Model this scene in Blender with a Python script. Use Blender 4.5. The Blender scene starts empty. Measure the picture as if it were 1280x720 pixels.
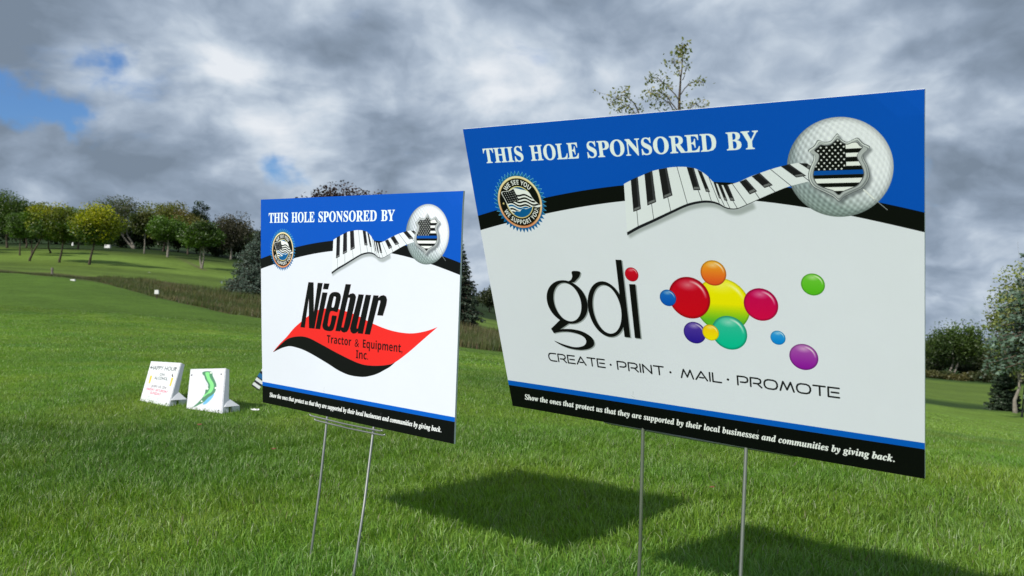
import bpy, math, numpy as np
from mathutils import Vector
sc = bpy.context.scene
COL = sc.collection
rng = np.random.default_rng(7)

# ------------------------------------------------------------------ camera
EYE = 0.52
F = 985.0
PITCH = math.radians(1.0)
cam_d = bpy.data.cameras.new('camera'); cam = bpy.data.objects.new('camera', cam_d); COL.objects.link(cam)
cam_d.sensor_width = 36; cam_d.lens = F / 1280 * 36
cam_d.clip_start = 0.02; cam_d.clip_end = 5000
cam.location = (0, 0, EYE); cam.rotation_euler = (math.radians(90) + PITCH, 0, 0)
cam_d.dof.use_dof = True; cam_d.dof.focus_distance = 1.3; cam_d.dof.aperture_fstop = 13
sc.camera = cam

def ray(px, py):
    """direction of a photo pixel, forward component (camera axis) 1"""
    x = (px - 640) / F; u = -(py - 360) / F
    c, s = math.cos(PITCH), math.sin(PITCH)
    return np.array([x, c - u * s, s + u * c])

def at(px, py, d):
    return np.array([0, 0, EYE]) + ray(px, py) * d

# ------------------------------------------------------------------ view, sun, sky
sc.view_settings.view_transform = 'Standard'; sc.view_settings.look = 'None'
sc.view_settings.exposure = 0; sc.view_settings.gamma = 1
SUN_TO = Vector((-0.787, -0.86, 1.0)).normalized()          # towards the sun: behind the camera's left shoulder
sun_d = bpy.data.lights.new('sun', 'SUN'); sun = bpy.data.objects.new('sun', sun_d); COL.objects.link(sun)
sun_d.energy = 4.3; sun_d.angle = math.radians(1.3); sun_d.color = (1, 0.95, 0.885)
sun.rotation_euler = SUN_TO.to_track_quat('Z', 'Y').to_euler()
sun.location = (-5, -5, 8)

world = bpy.data.worlds.new('World'); sc.world = world; world.use_nodes = True
wt = world.node_tree; wt.nodes.clear()

class NT:
    """tiny helper that writes shader node expressions"""
    def __init__(s, tree): s.t = tree
    def n(s, typ, **kw):
        nd = s.t.nodes.new(typ)
        for k, v in kw.items(): setattr(nd, k, v)
        return nd
    def put(s, sock, v):
        if isinstance(v, bpy.types.NodeSocket): s.t.links.new(v, sock)
        else: sock.default_value = v
    def m(s, op, a, b=0.0, c=0.0, clamp=False):
        nd = s.n('ShaderNodeMath', operation=op, use_clamp=clamp)
        s.put(nd.inputs[0], a); s.put(nd.inputs[1], b); s.put(nd.inputs[2], c); return nd.outputs[0]
    def v(s, op, a, b=(0, 0, 0)):
        nd = s.n('ShaderNodeVectorMath', operation=op)
        s.put(nd.inputs[0], a)
        if op == 'SCALE': s.put(nd.inputs['Scale'], b)
        else: s.put(nd.inputs[1], b)
        return nd.outputs['Value'] if op in ('LENGTH', 'DISTANCE', 'DOT_PRODUCT') else nd.outputs[0]
    def noise(s, vec, scale, detail=4, rough=.5, dist=0.0, col=False):
        nd = s.n('ShaderNodeTexNoise'); nd.inputs['Scale'].default_value = scale
        nd.inputs['Detail'].default_value = detail; nd.inputs['Roughness'].default_value = rough
        nd.inputs['Distortion'].default_value = dist
        if vec is not None: s.put(nd.inputs['Vector'], vec)
        return nd.outputs['Color' if col else 'Fac']
    def ramp(s, fac, stops, interp='LINEAR'):
        nd = s.n('ShaderNodeValToRGB'); r = nd.color_ramp; r.interpolation = interp
        while len(r.elements) < len(stops): r.elements.new(0.5)
        for e, (p, c) in zip(r.elements, stops):
            e.position = p; e.color = (*c, 1) if not isinstance(c, float) else (c, c, c, 1)
        s.put(nd.inputs[0], fac); return nd.outputs[0]
    def smooth(s, x, lo, hi):
        nd = s.n('ShaderNodeMapRange', interpolation_type='SMOOTHSTEP')
        s.put(nd.inputs['Value'], x); nd.inputs['From Min'].default_value = lo; nd.inputs['From Max'].default_value = hi
        return nd.outputs['Result']
    def mix(s, f, a, b, mode='MIX'):
        nd = s.n('ShaderNodeMix', data_type='RGBA', blend_type=mode)
        s.put(nd.inputs[0], f); s.put(nd.inputs[6], a if isinstance(a, bpy.types.NodeSocket) else (*a, 1))
        s.put(nd.inputs[7], b if isinstance(b, bpy.types.NodeSocket) else (*b, 1)); return nd.outputs[2]

w = NT(wt)
gen = w.n('ShaderNodeTexCoord').outputs['Generated']
sep = w.n('ShaderNodeSeparateXYZ'); wt.links.new(gen, sep.inputs[0])
zz = w.m('MAXIMUM', sep.outputs[2], 0.0)
den = w.m('ADD', zz, 0.60)
comb = w.n('ShaderNodeCombineXYZ')
wt.links.new(w.m('DIVIDE', sep.outputs[0], den), comb.inputs[0])
wt.links.new(w.m('DIVIDE', sep.outputs[1], den), comb.inputs[1])
wt.links.new(w.m('DIVIDE', w.m('MULTIPLY', sep.outputs[2], 1.25), den), comb.inputs[2])
P = w.v('ADD', comb.outputs[0], (0, 0, 3.7))
warp = w.v('SCALE', w.v('SUBTRACT', w.noise(P, 2.4, 4, .55, 0, True), (.5, .5, .5)), .20)
Pw = w.v('ADD', P, warp)
big_n = w.noise(Pw, 2.3, 8, .5)                     # cloud masses
fine_n = w.noise(w.v('ADD', Pw, (5, 9, 2)), 6.0, 7, .55)
lit_n = w.noise(w.v('ADD', Pw, (-.015, -.005, .045)), 2.3, 8, .5)   # the same masses, a step towards the sun
dwarp = w.v('SCALE', w.v('SUBTRACT', w.noise(gen, 3.2, 6, .62, 0, True), (.5, .5, .5)), .22)
G = w.v('ADD', gen, dwarp)
def blob(px, py, rad, amp):
    d = ray(px, py); d = d / np.linalg.norm(d)
    dist = w.v('DISTANCE', G, tuple(d))
    return w.m('MULTIPLY', w.m('SUBTRACT', 1.0, w.smooth(dist, 0.0, rad)), amp)
def total(lst, start):
    acc = start
    for b in lst: acc = w.m('ADD', acc, blob(*b))
    return acc
bright = w.m('ADD', w.m('MULTIPLY', w.m('SUBTRACT', big_n, .5), 1.25), w.m('MULTIPLY', w.m('SUBTRACT', fine_n, .5), .32))
bright = w.m('ADD', bright, w.m('MULTIPLY', w.m('SUBTRACT', lit_n, big_n), -3.2))
puff = w.m('ABSOLUTE', w.m('SUBTRACT', w.noise(w.v('ADD', Pw, (2, 1, 7)), 3.4, 7, .5), .5))
puff2 = w.m('ABSOLUTE', w.m('SUBTRACT', w.noise(w.v('ADD', Pw, (2, 7, 3)), 8.0, 6, .5), .5))
bright = w.m('ADD', bright, w.m('ADD', w.m('MULTIPLY', w.m('SUBTRACT', puff, .07), 1.9), w.m('MULTIPLY', w.m('SUBTRACT', puff2, .07), .55)))
BL = [(170, 20, .16, .42), (300, 60, .10, .16), (60, 150, .07, .12), (20, 210, .10, .18), (275, 75, .05, .20), (330, 140, .10, .25), (385, 155, .09, .28),
      (450, 120, .07, .12), (590, 80, .15, .22), (560, 150, .09, .16), (640, 120, .10, .12), (720, 90, .10, .10), (1000, 90, .12, .18), (1190, 190, .14, .22),
      (1200, 370, .12, .30), (1240, 300, .06, .12), (1130, 40, .1, .10), (120, 120, .06, .2),
      (50, 60, .13, -.22), (240, 105, .09, -.16), (180, 215, .12, -.08), (300, 225, .12, -.10), (400, 70, .10, -.12), (470, 40, .10, -.12), (480, 200, .12, -.10),
      (760, 60, .12, -.12), (870, 40, .10, -.12), (1240, 110, .13, -.18), (1230, 260, .10, -.22), (600, 320, .1, -.1), (60, 230, .1, -.08), (150, 235, .1, -.05)]
bright = total(BL, w.m('ADD', bright, .385))
cloud = w.ramp(bright, [(0.0, (.195, .25, .325)), (.25, (.275, .345, .445)), (.48, (.395, .475, .585)), (.70, (.56, .64, .735)), (1.0, (.80, .84, .89))])
holes = total([(128, 66, .05, .85), (48, 118, .055, .72), (84, 132, .05, .65), (15, 110, .05, .6), (190, 190, .045, .3), (385, 215, .055, .6), (90, 182, .05, .45), (960, 20, .06, .0), (1170, 250, .05, .15)], w.m('MULTIPLY', w.m('SUBTRACT', .42, fine_n), 1.8))
hole = w.m('MULTIPLY', w.smooth(holes, .04, .6), .95)
sky = w.n('ShaderNodeTexSky', sky_type='NISHITA', sun_disc=False)
sky.sun_elevation = math.asin(SUN_TO.z); sky.sun_rotation = math.atan2(SUN_TO.x, SUN_TO.y); sky.air_density = 1.3; sky.ozone_density = 2.0
bg_sky = w.n('ShaderNodeBackground'); wt.links.new(w.mix(1.0, sky.outputs[0], (.48, .76, 1.2), 'MULTIPLY'), bg_sky.inputs[0]); bg_sky.inputs[1].default_value = .105
bg_c = w.n('ShaderNodeBackground'); wt.links.new(cloud, bg_c.inputs[0]); bg_c.inputs[1].default_value = 1.0
mx = w.n('ShaderNodeMixShader'); w.put(mx.inputs[0], hole)
wt.links.new(bg_c.outputs[0], mx.inputs[1]); wt.links.new(bg_sky.outputs[0], mx.inputs[2])
wo = w.n('ShaderNodeOutputWorld'); wt.links.new(mx.outputs[0], wo.inputs[0])
world.cycles.sampling_method = 'MANUAL'; world.cycles.sample_map_resolution = 512
sc.cycles.max_bounces = 6; sc.cycles.transparent_max_bounces = 8

# ------------------------------------------------------------------ helpers
def tag(o, label=None, cat=None, group=None, kind=None):
    if label: o['label'] = label
    if cat: o['category'] = cat
    if group: o['group'] = group
    if kind: o['kind'] = kind
    return o
def empty(name, loc):
    o = bpy.data.objects.new(name, None); o.location = tuple(float(a) for a in loc); o.empty_display_size = .2; COL.objects.link(o); return o
def mesh_obj(name, verts, faces, mats, parent=None, smooth=False, cols=None, mat_idx=None, origin=None):
    """verts in world space; the object sits at its parent's origin (or at origin)"""
    verts = np.asarray(verts, dtype=np.float32).reshape(-1, 3)
    off = np.array(parent.location if parent is not None else (origin if origin is not None else (0, 0, 0)), dtype=np.float32)
    verts = verts - off
    me = bpy.data.meshes.new(name)
    if isinstance(faces, np.ndarray):
        k = faces.shape[1]; n = len(faces)
        me.vertices.add(len(verts)); me.vertices.foreach_set('co', verts.ravel())
        me.loops.add(n * k); me.loops.foreach_set('vertex_index', faces.astype(np.int32).ravel())
        me.polygons.add(n); me.polygons.foreach_set('loop_start', np.arange(0, n * k, k, dtype=np.int32))
        me.update(calc_edges=True)
    else:
        me.from_pydata([tuple(map(float, a)) for a in verts], [], faces); me.update()
    if cols is not None:
        ca = me.color_attributes.new('Col', 'FLOAT_COLOR', 'POINT')
        c4 = np.ones((len(verts), 4), dtype=np.float32); c4[:, :3] = cols; ca.data.foreach_set('color', c4.ravel())
    for m in (mats if isinstance(mats, (list, tuple)) else [mats]): me.materials.append(m)
    if mat_idx is not None: me.polygons.foreach_set('material_index', np.asarray(mat_idx, dtype=np.int32))
    if smooth: me.polygons.foreach_set('use_smooth', np.ones(len(me.polygons), dtype=bool))
    o = bpy.data.objects.new(name, me); COL.objects.link(o)
    if parent is not None: o.parent = parent
    elif origin is not None: o.location = tuple(float(a) for a in origin)
    return o

class MB:
    def __init__(s): s.v = []; s.f = []
    def add(s, vs, fs):
        b = len(s.v); s.v += [tuple(map(float, a)) for a in vs]; s.f += [tuple(i + b for i in f) for f in fs]
    def tube(s, pts, radii, n=6, cap=True):
        pts = [np.array(p, float) for p in pts]; b = len(s.v); prev = None
        for i, p in enumerate(pts):
            t = pts[min(i + 1, len(pts) - 1)] - pts[max(i - 1, 0)]; t = t / (np.linalg.norm(t) + 1e-9)
            a = np.cross(t, [0, 0, 1]) if abs(t[2]) < .9 else np.cross(t, [1, 0, 0])
            if prev is not None:
                a = prev - t * (prev @ t)
            a = a / (np.linalg.norm(a) + 1e-9); prev = a; c = np.cross(t, a)
            r = radii[i] if hasattr(radii, '__len__') else radii
            for k in range(n):
                th = 2 * math.pi * k / n; s.v.append(tuple(p + r * (math.cos(th) * a + math.sin(th) * c)))
        for i in range(len(pts) - 1):
            for k in range(n):
                s.f.append((b + i * n + k, b + i * n + (k + 1) % n, b + (i + 1) * n + (k + 1) % n, b + (i + 1) * n + k))
        if cap:
            s.f.append(tuple(b + k for k in reversed(range(n)))); e = b + (len(pts) - 1) * n; s.f.append(tuple(e + k for k in range(n)))
    def hexa(s, c):
        """c: 8 corners, bottom 4 then top 4 in order"""
        s.add(c, [(0, 3, 2, 1), (4, 5, 6, 7), (0, 1, 5, 4), (1, 2, 6, 5), (2, 3, 7, 6), (3, 0, 4, 7)])
    def obj(s, name, mat, parent=None, smooth=False, origin=None):
        return mesh_obj(name, s.v, s.f, mat, parent, smooth, origin=origin)

def value_noise(x, y, seed=0, octaves=1):
    out = 0; amp = 1; tot = 0
    for o in range(octaves):
        r = np.random.default_rng(seed + o * 31).random((256, 256)).astype(np.float32)
        xi = np.floor(x).astype(int); yi = np.floor(y).astype(int); fx = x - xi; fy = y - yi
        fx = fx * fx * (3 - 2 * fx); fy = fy * fy * (3 - 2 * fy)
        g = lambda a, b: r[a % 256, b % 256]
        out = out + amp * ((g(xi, yi) * (1 - fx) + g(xi + 1, yi) * fx) * (1 - fy) + (g(xi, yi + 1) * (1 - fx) + g(xi + 1, yi + 1) * fx) * fy)
        tot += amp; amp *= .5; x = x * 2.03 + 17; y = y * 2.03 + 5
    return out / tot

def principled(name, color, rough=.6, spec=.3, metallic=0.0):
    m = bpy.data.materials.new(name); m.use_nodes = True; b = m.node_tree.nodes['Principled BSDF']
    b.inputs['Roughness'].default_value = rough; b.inputs['Specular IOR Level'].default_value = spec; b.inputs['Metallic'].default_value = metallic
    if color is not None: b.inputs['Base Color'].default_value = (*color, 1)
    return m
def vary(m, c1, c2, scale, detail=4, bump=0.0, bscale=None):
    """procedural colour and relief"""
    t = NT(m.node_tree); b = m.node_tree.nodes['Principled BSDF']; co = t.n('ShaderNodeTexCoord').outputs['Object']
    f = t.noise(co, scale, detail, .6); t.put(b.inputs['Base Color'], t.ramp(f, [(.3, c1), (.7, c2)]))
    if bump:
        bn = t.n('ShaderNodeBump'); bn.inputs['Strength'].default_value = bump; bn.inputs['Distance'].default_value = .02
        t.put(bn.inputs['Height'], t.noise(co, bscale or scale * 3, 4, .6)); t.put(b.inputs['Normal'], bn.outputs[0])
    return m
def leaf_material(name, trans=.3, rough=.5, gloss=.06):
    m = bpy.data.materials.new(name); m.use_nodes = True; nt = m.node_tree; nt.nodes.clear(); t = NT(nt)
    col = t.n('ShaderNodeVertexColor'); col.layer_name = 'Col'
    d = t.n('ShaderNodeBsdfDiffuse'); nt.links.new(col.outputs[0], d.inputs[0])
    tr = t.n('ShaderNodeBsdfTranslucent'); nt.links.new(t.mix(1.0, col.outputs[0], (1.05, 1.2, .5), 'MULTIPLY'), tr.inputs[0])
    g = t.n('ShaderNodeBsdfGlossy'); g.inputs['Roughness'].default_value = rough; g.inputs['Color'].default_value = (1, 1, 1, 1)
    a = t.n('ShaderNodeMixShader'); a.inputs[0].default_value = trans; nt.links.new(d.outputs[0], a.inputs[1]); nt.links.new(tr.outputs[0], a.inputs[2])
    c = t.n('ShaderNodeMixShader'); c.inputs[0].default_value = gloss; nt.links.new(a.outputs[0], c.inputs[1]); nt.links.new(g.outputs[0], c.inputs[2])
    o = t.n('ShaderNodeOutputMaterial'); nt.links.new(c.outputs[0], o.inputs[0])
    return m

# ------------------------------------------------------------------ terrain: height over (azimuth, distance)
def hz(py, px, d):                      # height of the ground seen at this photo pixel from forward distance d
    r = ray(px, py); return EYE + r[2] * d / r[1]
COLS = {
 -500: [(10, 425), (15, 396), (22, 366), (30, 342), (38, 322), (60, 318), (95, 300), (160, 294), (400, 290)],
 0:    [(6, 461), (10, 425), (15, 400), (22, 377), (30, 356), (38, 338), (42, 341), (46, 335), (60, 332), (72, 327), (80, 319), (95, 310), (120, 305), (160, 302), (400, 298)],
 120:  [(6, 462), (10, 430), (15, 408), (22, 386), (30, 363), (36, 348), (40, 351), (45, 344), (60, 337), (72, 330), (80, 322), (95, 314), (120, 309), (160, 304), (400, 299)],
 210:  [(6, 462), (10, 433), (15, 413), (22, 392), (28, 376), (31, 371), (35, 375), (45, 354), (60, 344), (80, 333), (95, 321), (120, 314), (160, 308), (400, 302)],
 310:  [(6, 462), (10, 437), (15, 422), (20, 408), (26, 396), (30, 400), (36, 389), (50, 366), (65, 352), (82, 343), (110, 327), (160, 318), (400, 308)],
 450:  [(6, 463), (10, 440), (15, 428), (22, 418), (28, 412), (35, 405), (50, 382), (80, 362), (110, 350), (160, 342), (400, 330)],
 590:  [(6, 465), (10, 448), (15, 442), (25, 437), (30, 434), (45, 411), (60, 406), (90, 400), (120, 394), (200, 382), (400, 370)],
 850:  [(3, 552), (5, 502), (8, 484), (12, 476), (20, 467), (30, 459), (45, 451), (70, 445), (100, 440), (160, 432), (400, 420)],
 1220: [(3, 572), (4.5, 557), (7, 547), (12, 539), (20, 527), (30, 514), (45, 500), (70, 487), (100, 479), (150, 471), (400, 458)],
 1700: [(3, 600), (4.5, 600), (7, 590), (12, 580), (20, 560), (30, 540), (45, 520), (70, 500), (100, 490), (150, 480), (400, 466)],
}
LD = np.linspace(math.log(2.3), math.log(1500), 260)
keys = sorted(COLS)
tab = []
for k in keys:
    ds = [2.3] + [d for d, _ in COLS[k]] + [1500]
    zs = [0.0] + [hz(y, k, d) for d, y in COLS[k]]; zs.append(zs[-1] * 2.2)
    tab.append(np.interp(LD, np.log(ds), zs))
tab = np.array(tab)
UU = np.linspace((-500 - 640) / F, (1700 - 640) / F, 300)
ku = np.array([(k - 640) / F for k in keys])
TAB = np.array([np.interp(UU, ku, tab[:, j]) for j in range(len(LD))]).T
def smooth_axis(a, n, axis):
    ker = np.hanning(n + 2)[1:-1]; ker /= ker.sum(); pad = n // 2
    a = np.apply_along_axis(lambda r: np.convolve(np.pad(r, pad, mode='edge'), ker, 'valid'), axis, a); return a
TAB = smooth_axis(smooth_axis(TAB, 31, 0), 7, 1)
def ground(x, y):
    x = np.asarray(x, float); y = np.asarray(y, float)
    r = np.hypot(x, y); th = np.arctan2(x, y); thc = np.clip(th, math.atan(UU[0]), math.atan(UU[-1]))
    u = np.tan(thc); d = np.maximum(r * np.cos(thc), 1e-3)
    fi = (u - UU[0]) / (UU[1] - UU[0]); fj = (np.log(d) - LD[0]) / (LD[1] - LD[0])
    fi = np.clip(fi, 0, len(UU) - 1.001); fj = np.clip(fj, 0, len(LD) - 1.001)
    i = fi.astype(int); j = fj.astype(int); a = fi - i; b = fj - j
    z = (TAB[i, j] * (1 - a) + TAB[i + 1, j] * a) * (1 - b) + (TAB[i, j + 1] * (1 - a) + TAB[i + 1, j + 1] * a) * b
    k = np.clip((np.abs(th) - math.radians(60)) / math.radians(70), 0, 1); k = k * k * (3 - 2 * k)
    z = z * (1 - k)
    return z + .02 * (value_noise(x * .9 + 50, y * .9 + 50, 5, 2) - .5) * np.clip((r - 2.3) / 4, 0, 6)
def gpt(px, d):                          # ground point at photo column px, forward distance d
    u = (px - 640) / F; return np.array([u * d, d, float(ground(u * d, d))])

# turf zone colours with cloud shade and sun painted in: mown fairway / rough / bank / dry ditch
LAWN = np.array([.122, .218, .024]); BANK_SHADED = np.array([.072, .132, .017]); FAIR_LIT = np.array([.150, .245, .036]); FAR = np.array([.106, .165, .026])
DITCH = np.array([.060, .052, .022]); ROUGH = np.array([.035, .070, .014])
def crest(u):                            # distance at which the near lawn ends
    px = u * F + 640
    return np.interp(px, [-500, 0, 120, 210, 310, 450, 590, 850], [40, 39, 36.5, 31, 26.5, 26, 26, 26])
def sst(x, a, b):
    t = np.clip((x - a) / (b - a), 0, 1); return t * t * (3 - 2 * t)
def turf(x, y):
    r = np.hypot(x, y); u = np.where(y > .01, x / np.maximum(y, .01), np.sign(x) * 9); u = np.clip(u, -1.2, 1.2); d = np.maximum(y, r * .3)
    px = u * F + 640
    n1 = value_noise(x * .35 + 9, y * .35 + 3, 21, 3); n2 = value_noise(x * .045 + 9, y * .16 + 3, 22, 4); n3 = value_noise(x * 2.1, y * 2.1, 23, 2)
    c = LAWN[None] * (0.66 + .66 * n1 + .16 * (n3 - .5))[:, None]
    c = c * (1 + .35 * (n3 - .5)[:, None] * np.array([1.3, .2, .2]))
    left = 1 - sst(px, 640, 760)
    # bank: closer mown with stripes, cloud shade painted in as darker green
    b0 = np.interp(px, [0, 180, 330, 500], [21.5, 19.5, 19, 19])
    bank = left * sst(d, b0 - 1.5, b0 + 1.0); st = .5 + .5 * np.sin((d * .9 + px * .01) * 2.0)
    c = c * (1 - bank[:, None]) + (BANK_SHADED[None] * (0.6 + .95 * n2 + .10 * st)[:, None]) * bank[:, None]
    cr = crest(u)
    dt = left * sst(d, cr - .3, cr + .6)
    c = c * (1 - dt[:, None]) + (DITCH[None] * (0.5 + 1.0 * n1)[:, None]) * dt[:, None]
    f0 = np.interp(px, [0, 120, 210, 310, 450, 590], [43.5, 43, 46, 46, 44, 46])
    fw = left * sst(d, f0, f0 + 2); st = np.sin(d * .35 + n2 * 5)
    c = c * (1 - fw[:, None]) + (FAR[None] * (0.30 + 1.45 * n2 + .10 * st)[:, None]) * fw[:, None]  # strong noise patches paint shaded folds and shadows into the far turf
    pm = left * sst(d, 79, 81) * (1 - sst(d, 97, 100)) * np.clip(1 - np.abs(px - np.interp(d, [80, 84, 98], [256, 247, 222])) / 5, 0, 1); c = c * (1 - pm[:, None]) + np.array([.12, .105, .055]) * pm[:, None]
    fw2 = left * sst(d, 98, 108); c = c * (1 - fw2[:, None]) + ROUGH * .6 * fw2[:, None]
    # right: mown fairway falling away, sunlit patch painted in as lighter green
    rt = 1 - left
    f = rt * sst(d, 6.5, 8.5) ; c = c * (1 - f[:, None]) + (FAIR_LIT[None] * (.85 + .35 * n2)[:, None]) * f[:, None]
    f = rt * sst(d, 29, 32) * (1 - sst(d, 36, 40)); c = c * (1 - f[:, None]) + ROUGH[None] * f[:, None]  # dark band: cloud shade painted across the fairway in the rough colour
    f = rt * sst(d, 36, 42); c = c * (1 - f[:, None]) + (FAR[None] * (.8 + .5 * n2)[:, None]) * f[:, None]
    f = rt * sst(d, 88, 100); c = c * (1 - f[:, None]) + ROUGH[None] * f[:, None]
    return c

NA, NR = 560, 210
rad = np.concatenate([[0.0], np.exp(np.linspace(math.log(.25), math.log(1400), NR - 1))])
fr = np.linspace(-1, 1, NA, endpoint=False); ang = math.pi * (0.45 * fr + .55 * fr ** 3)     # finer in front
A, Rr = np.meshgrid(ang, rad); X = (Rr * np.sin(A)).ravel(); Y = (Rr * np.cos(A)).ravel()
Z = ground(X, Y); Z[:NA] = 0
gv = np.stack([X, Y, Z], 1)
ii, jj = np.meshgrid(np.arange(NR - 1), np.arange(NA), indexing='ij'); j2 = (jj + 1) % NA
gf = np.stack([ii * NA + jj, ii * NA + j2, (ii + 1) * NA + j2, (ii + 1) * NA + jj], -1).reshape(-1, 4)[:, ::-1]
gm = bpy.data.materials.new('turf'); gm.use_nodes = True; t = NT(gm.node_tree); b = gm.node_tree.nodes['Principled BSDF']
vc = t.n('ShaderNodeVertexColor'); vc.layer_name = 'Col'; oc = t.n('ShaderNodeTexCoord').outputs['Object']
mp = t.n('ShaderNodeMapping'); mp.inputs['Scale'].default_value = (1, .55, 1); t.put(mp.inputs[0], oc)
nf = t.noise(mp.outputs[0], 14, 5, .75); nc = t.noise(mp.outputs[0], 1.7, 4, .6)
k = t.m('ADD', t.m('MULTIPLY', nf, 1.1), t.m('MULTIPLY', nc, .5))
cc_ = t.mix(1.0, vc.outputs[0], t.ramp(k, [(.35, .35), (.8, .95), (1.0, 1.25)]), 'MULTIPLY'); t.put(b.inputs['Base Color'], cc_)
b.inputs['Roughness'].default_value = .9; b.inputs['Specular IOR Level'].default_value = .12
bn = t.n('ShaderNodeBump'); bn.inputs['Strength'].default_value = .9; bn.inputs['Distance'].default_value = .05
t.put(bn.inputs['Height'], nf); t.put(b.inputs['Normal'], bn.outputs[0])
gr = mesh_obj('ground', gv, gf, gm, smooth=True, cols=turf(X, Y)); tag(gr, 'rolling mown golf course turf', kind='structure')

# ------------------------------------------------------------------ grass blades
M_GRASS = leaf_material('grass_blade', .40, .5, .035)
def blades(name, d0, d1, dens, h, wd, segs, label, spread=1.03, power=2.0, seed=1):
    r = np.random.default_rng(seed)
    n = int(dens * spread * (d1 ** 2 - d0 ** 2))
    y = np.sqrt(r.random(n) * (d1 ** 2 - d0 ** 2) + d0 ** 2); x = (r.random(n) * 2 - 1) * spread * y
    x = x.astype(np.float64); cl = value_noise(x * 9, y * 9, 40, 2); keep = r.random(n) < (.45 + .9 * cl)
    x, y, cl = x[keep], y[keep], cl[keep]; n = len(x)
    z = ground(x, y) - .004
    mid = value_noise(x * 2.4, y * 2.4, 41, 2); la = value_noise(x * 7, y * 7, 42, 2) * 4 * math.pi + r.normal(0, 1.5, n)
    H = h * (.55 + .55 * cl + .35 * (mid - .5)) * r.uniform(.55, 1.35, n)
    lean = H * r.uniform(.15, .95, n)
    fa = r.uniform(0, 2 * math.pi, n); wx, wy = np.cos(fa), np.sin(fa)
    W = wd * r.uniform(.7, 1.3, n)
    lx, ly = np.cos(la) * lean, np.sin(la) * lean
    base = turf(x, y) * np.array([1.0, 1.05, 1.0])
    v = r.normal(0, .34, n); c = base * (1.25 + v)[:, None]
    yel = (r.random(n) ** 3)[:, None] * .8 * (.5 + value_noise(x * 3, y * 3, 44, 2))[:, None]
    c = c * (1 - yel) + (base * np.array([1.8, 1.45, 1.2])) * yel
    dry = (r.random(n) < .02)[:, None]; c = np.where(dry, np.array([.24, .22, .10]) * r.uniform(.6, 1.1, n)[:, None], c)
    blue = (sst(value_noise(x * 1.6 + 4, y * 1.6, 45, 2), .55, .8) * .45)[:, None]; c = c * (1 - blue) + c * np.array([.85, .95, 1.8]) * blue
    c = np.clip(np.where((r.random(n) < .06)[:, None], np.array([.30, .38, .17]) * r.uniform(.7, 1.1, n)[:, None], c), .012, .6)
    if segs == 2:
        P0a = np.stack([x - wx * W / 2, y - wy * W / 2, z], 1); P0b = np.stack([x + wx * W / 2, y + wy * W / 2, z], 1)
        mx_, my_, mz_ = x + lx * .3, y + ly * .3, z + H * .6
        P1a = np.stack([mx_ - wx * W * .42, my_ - wy * W * .42, mz_], 1); P1b = np.stack([mx_ + wx * W * .42, my_ + wy * W * .42, mz_], 1)
        P2 = np.stack([x + lx, y + ly, z + np.sqrt(np.maximum(H ** 2 - (lean * .72) ** 2, 1e-6))], 1)
        V = np.stack([P0a, P0b, P1a, P1b, P2], 1).reshape(-1, 3); k5 = np.arange(n)[:, None] * 5
        Fc = np.concatenate([k5 + [0, 1, 3], k5 + [0, 3, 2], k5 + [2, 3, 4]], 0)
        C = np.repeat(c, 5, 0)
    else:
        V = np.stack([np.stack([x - wx * W / 2, y - wy * W / 2, z], 1), np.stack([x + wx * W / 2, y + wy * W / 2, z], 1), np.stack([x + lx * .8, y + ly * .8, z + H * .8], 1)], 1).reshape(-1, 3)
        Fc = np.arange(n * 3).reshape(n, 3); C = np.repeat(c, 3, 0)
    o = mesh_obj(name, V, Fc, M_GRASS, cols=C); tag(o, label, 'grass', kind='stuff'); return o
blades('grass', .75, 3.3, 34000, .032, .0020, 2, 'short green lawn grass in the foreground around the sign stakes', seed=1)
blades('grass', 3.3, 8.0, 9000, .028, .0038, 1, 'short green lawn grass around the two white tee boards', seed=2)
blades('grass', 8.0, 21.0, 1100, .030, .010, 1, 'green lawn grass rising towards the dark mown bank', seed=3)

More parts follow.
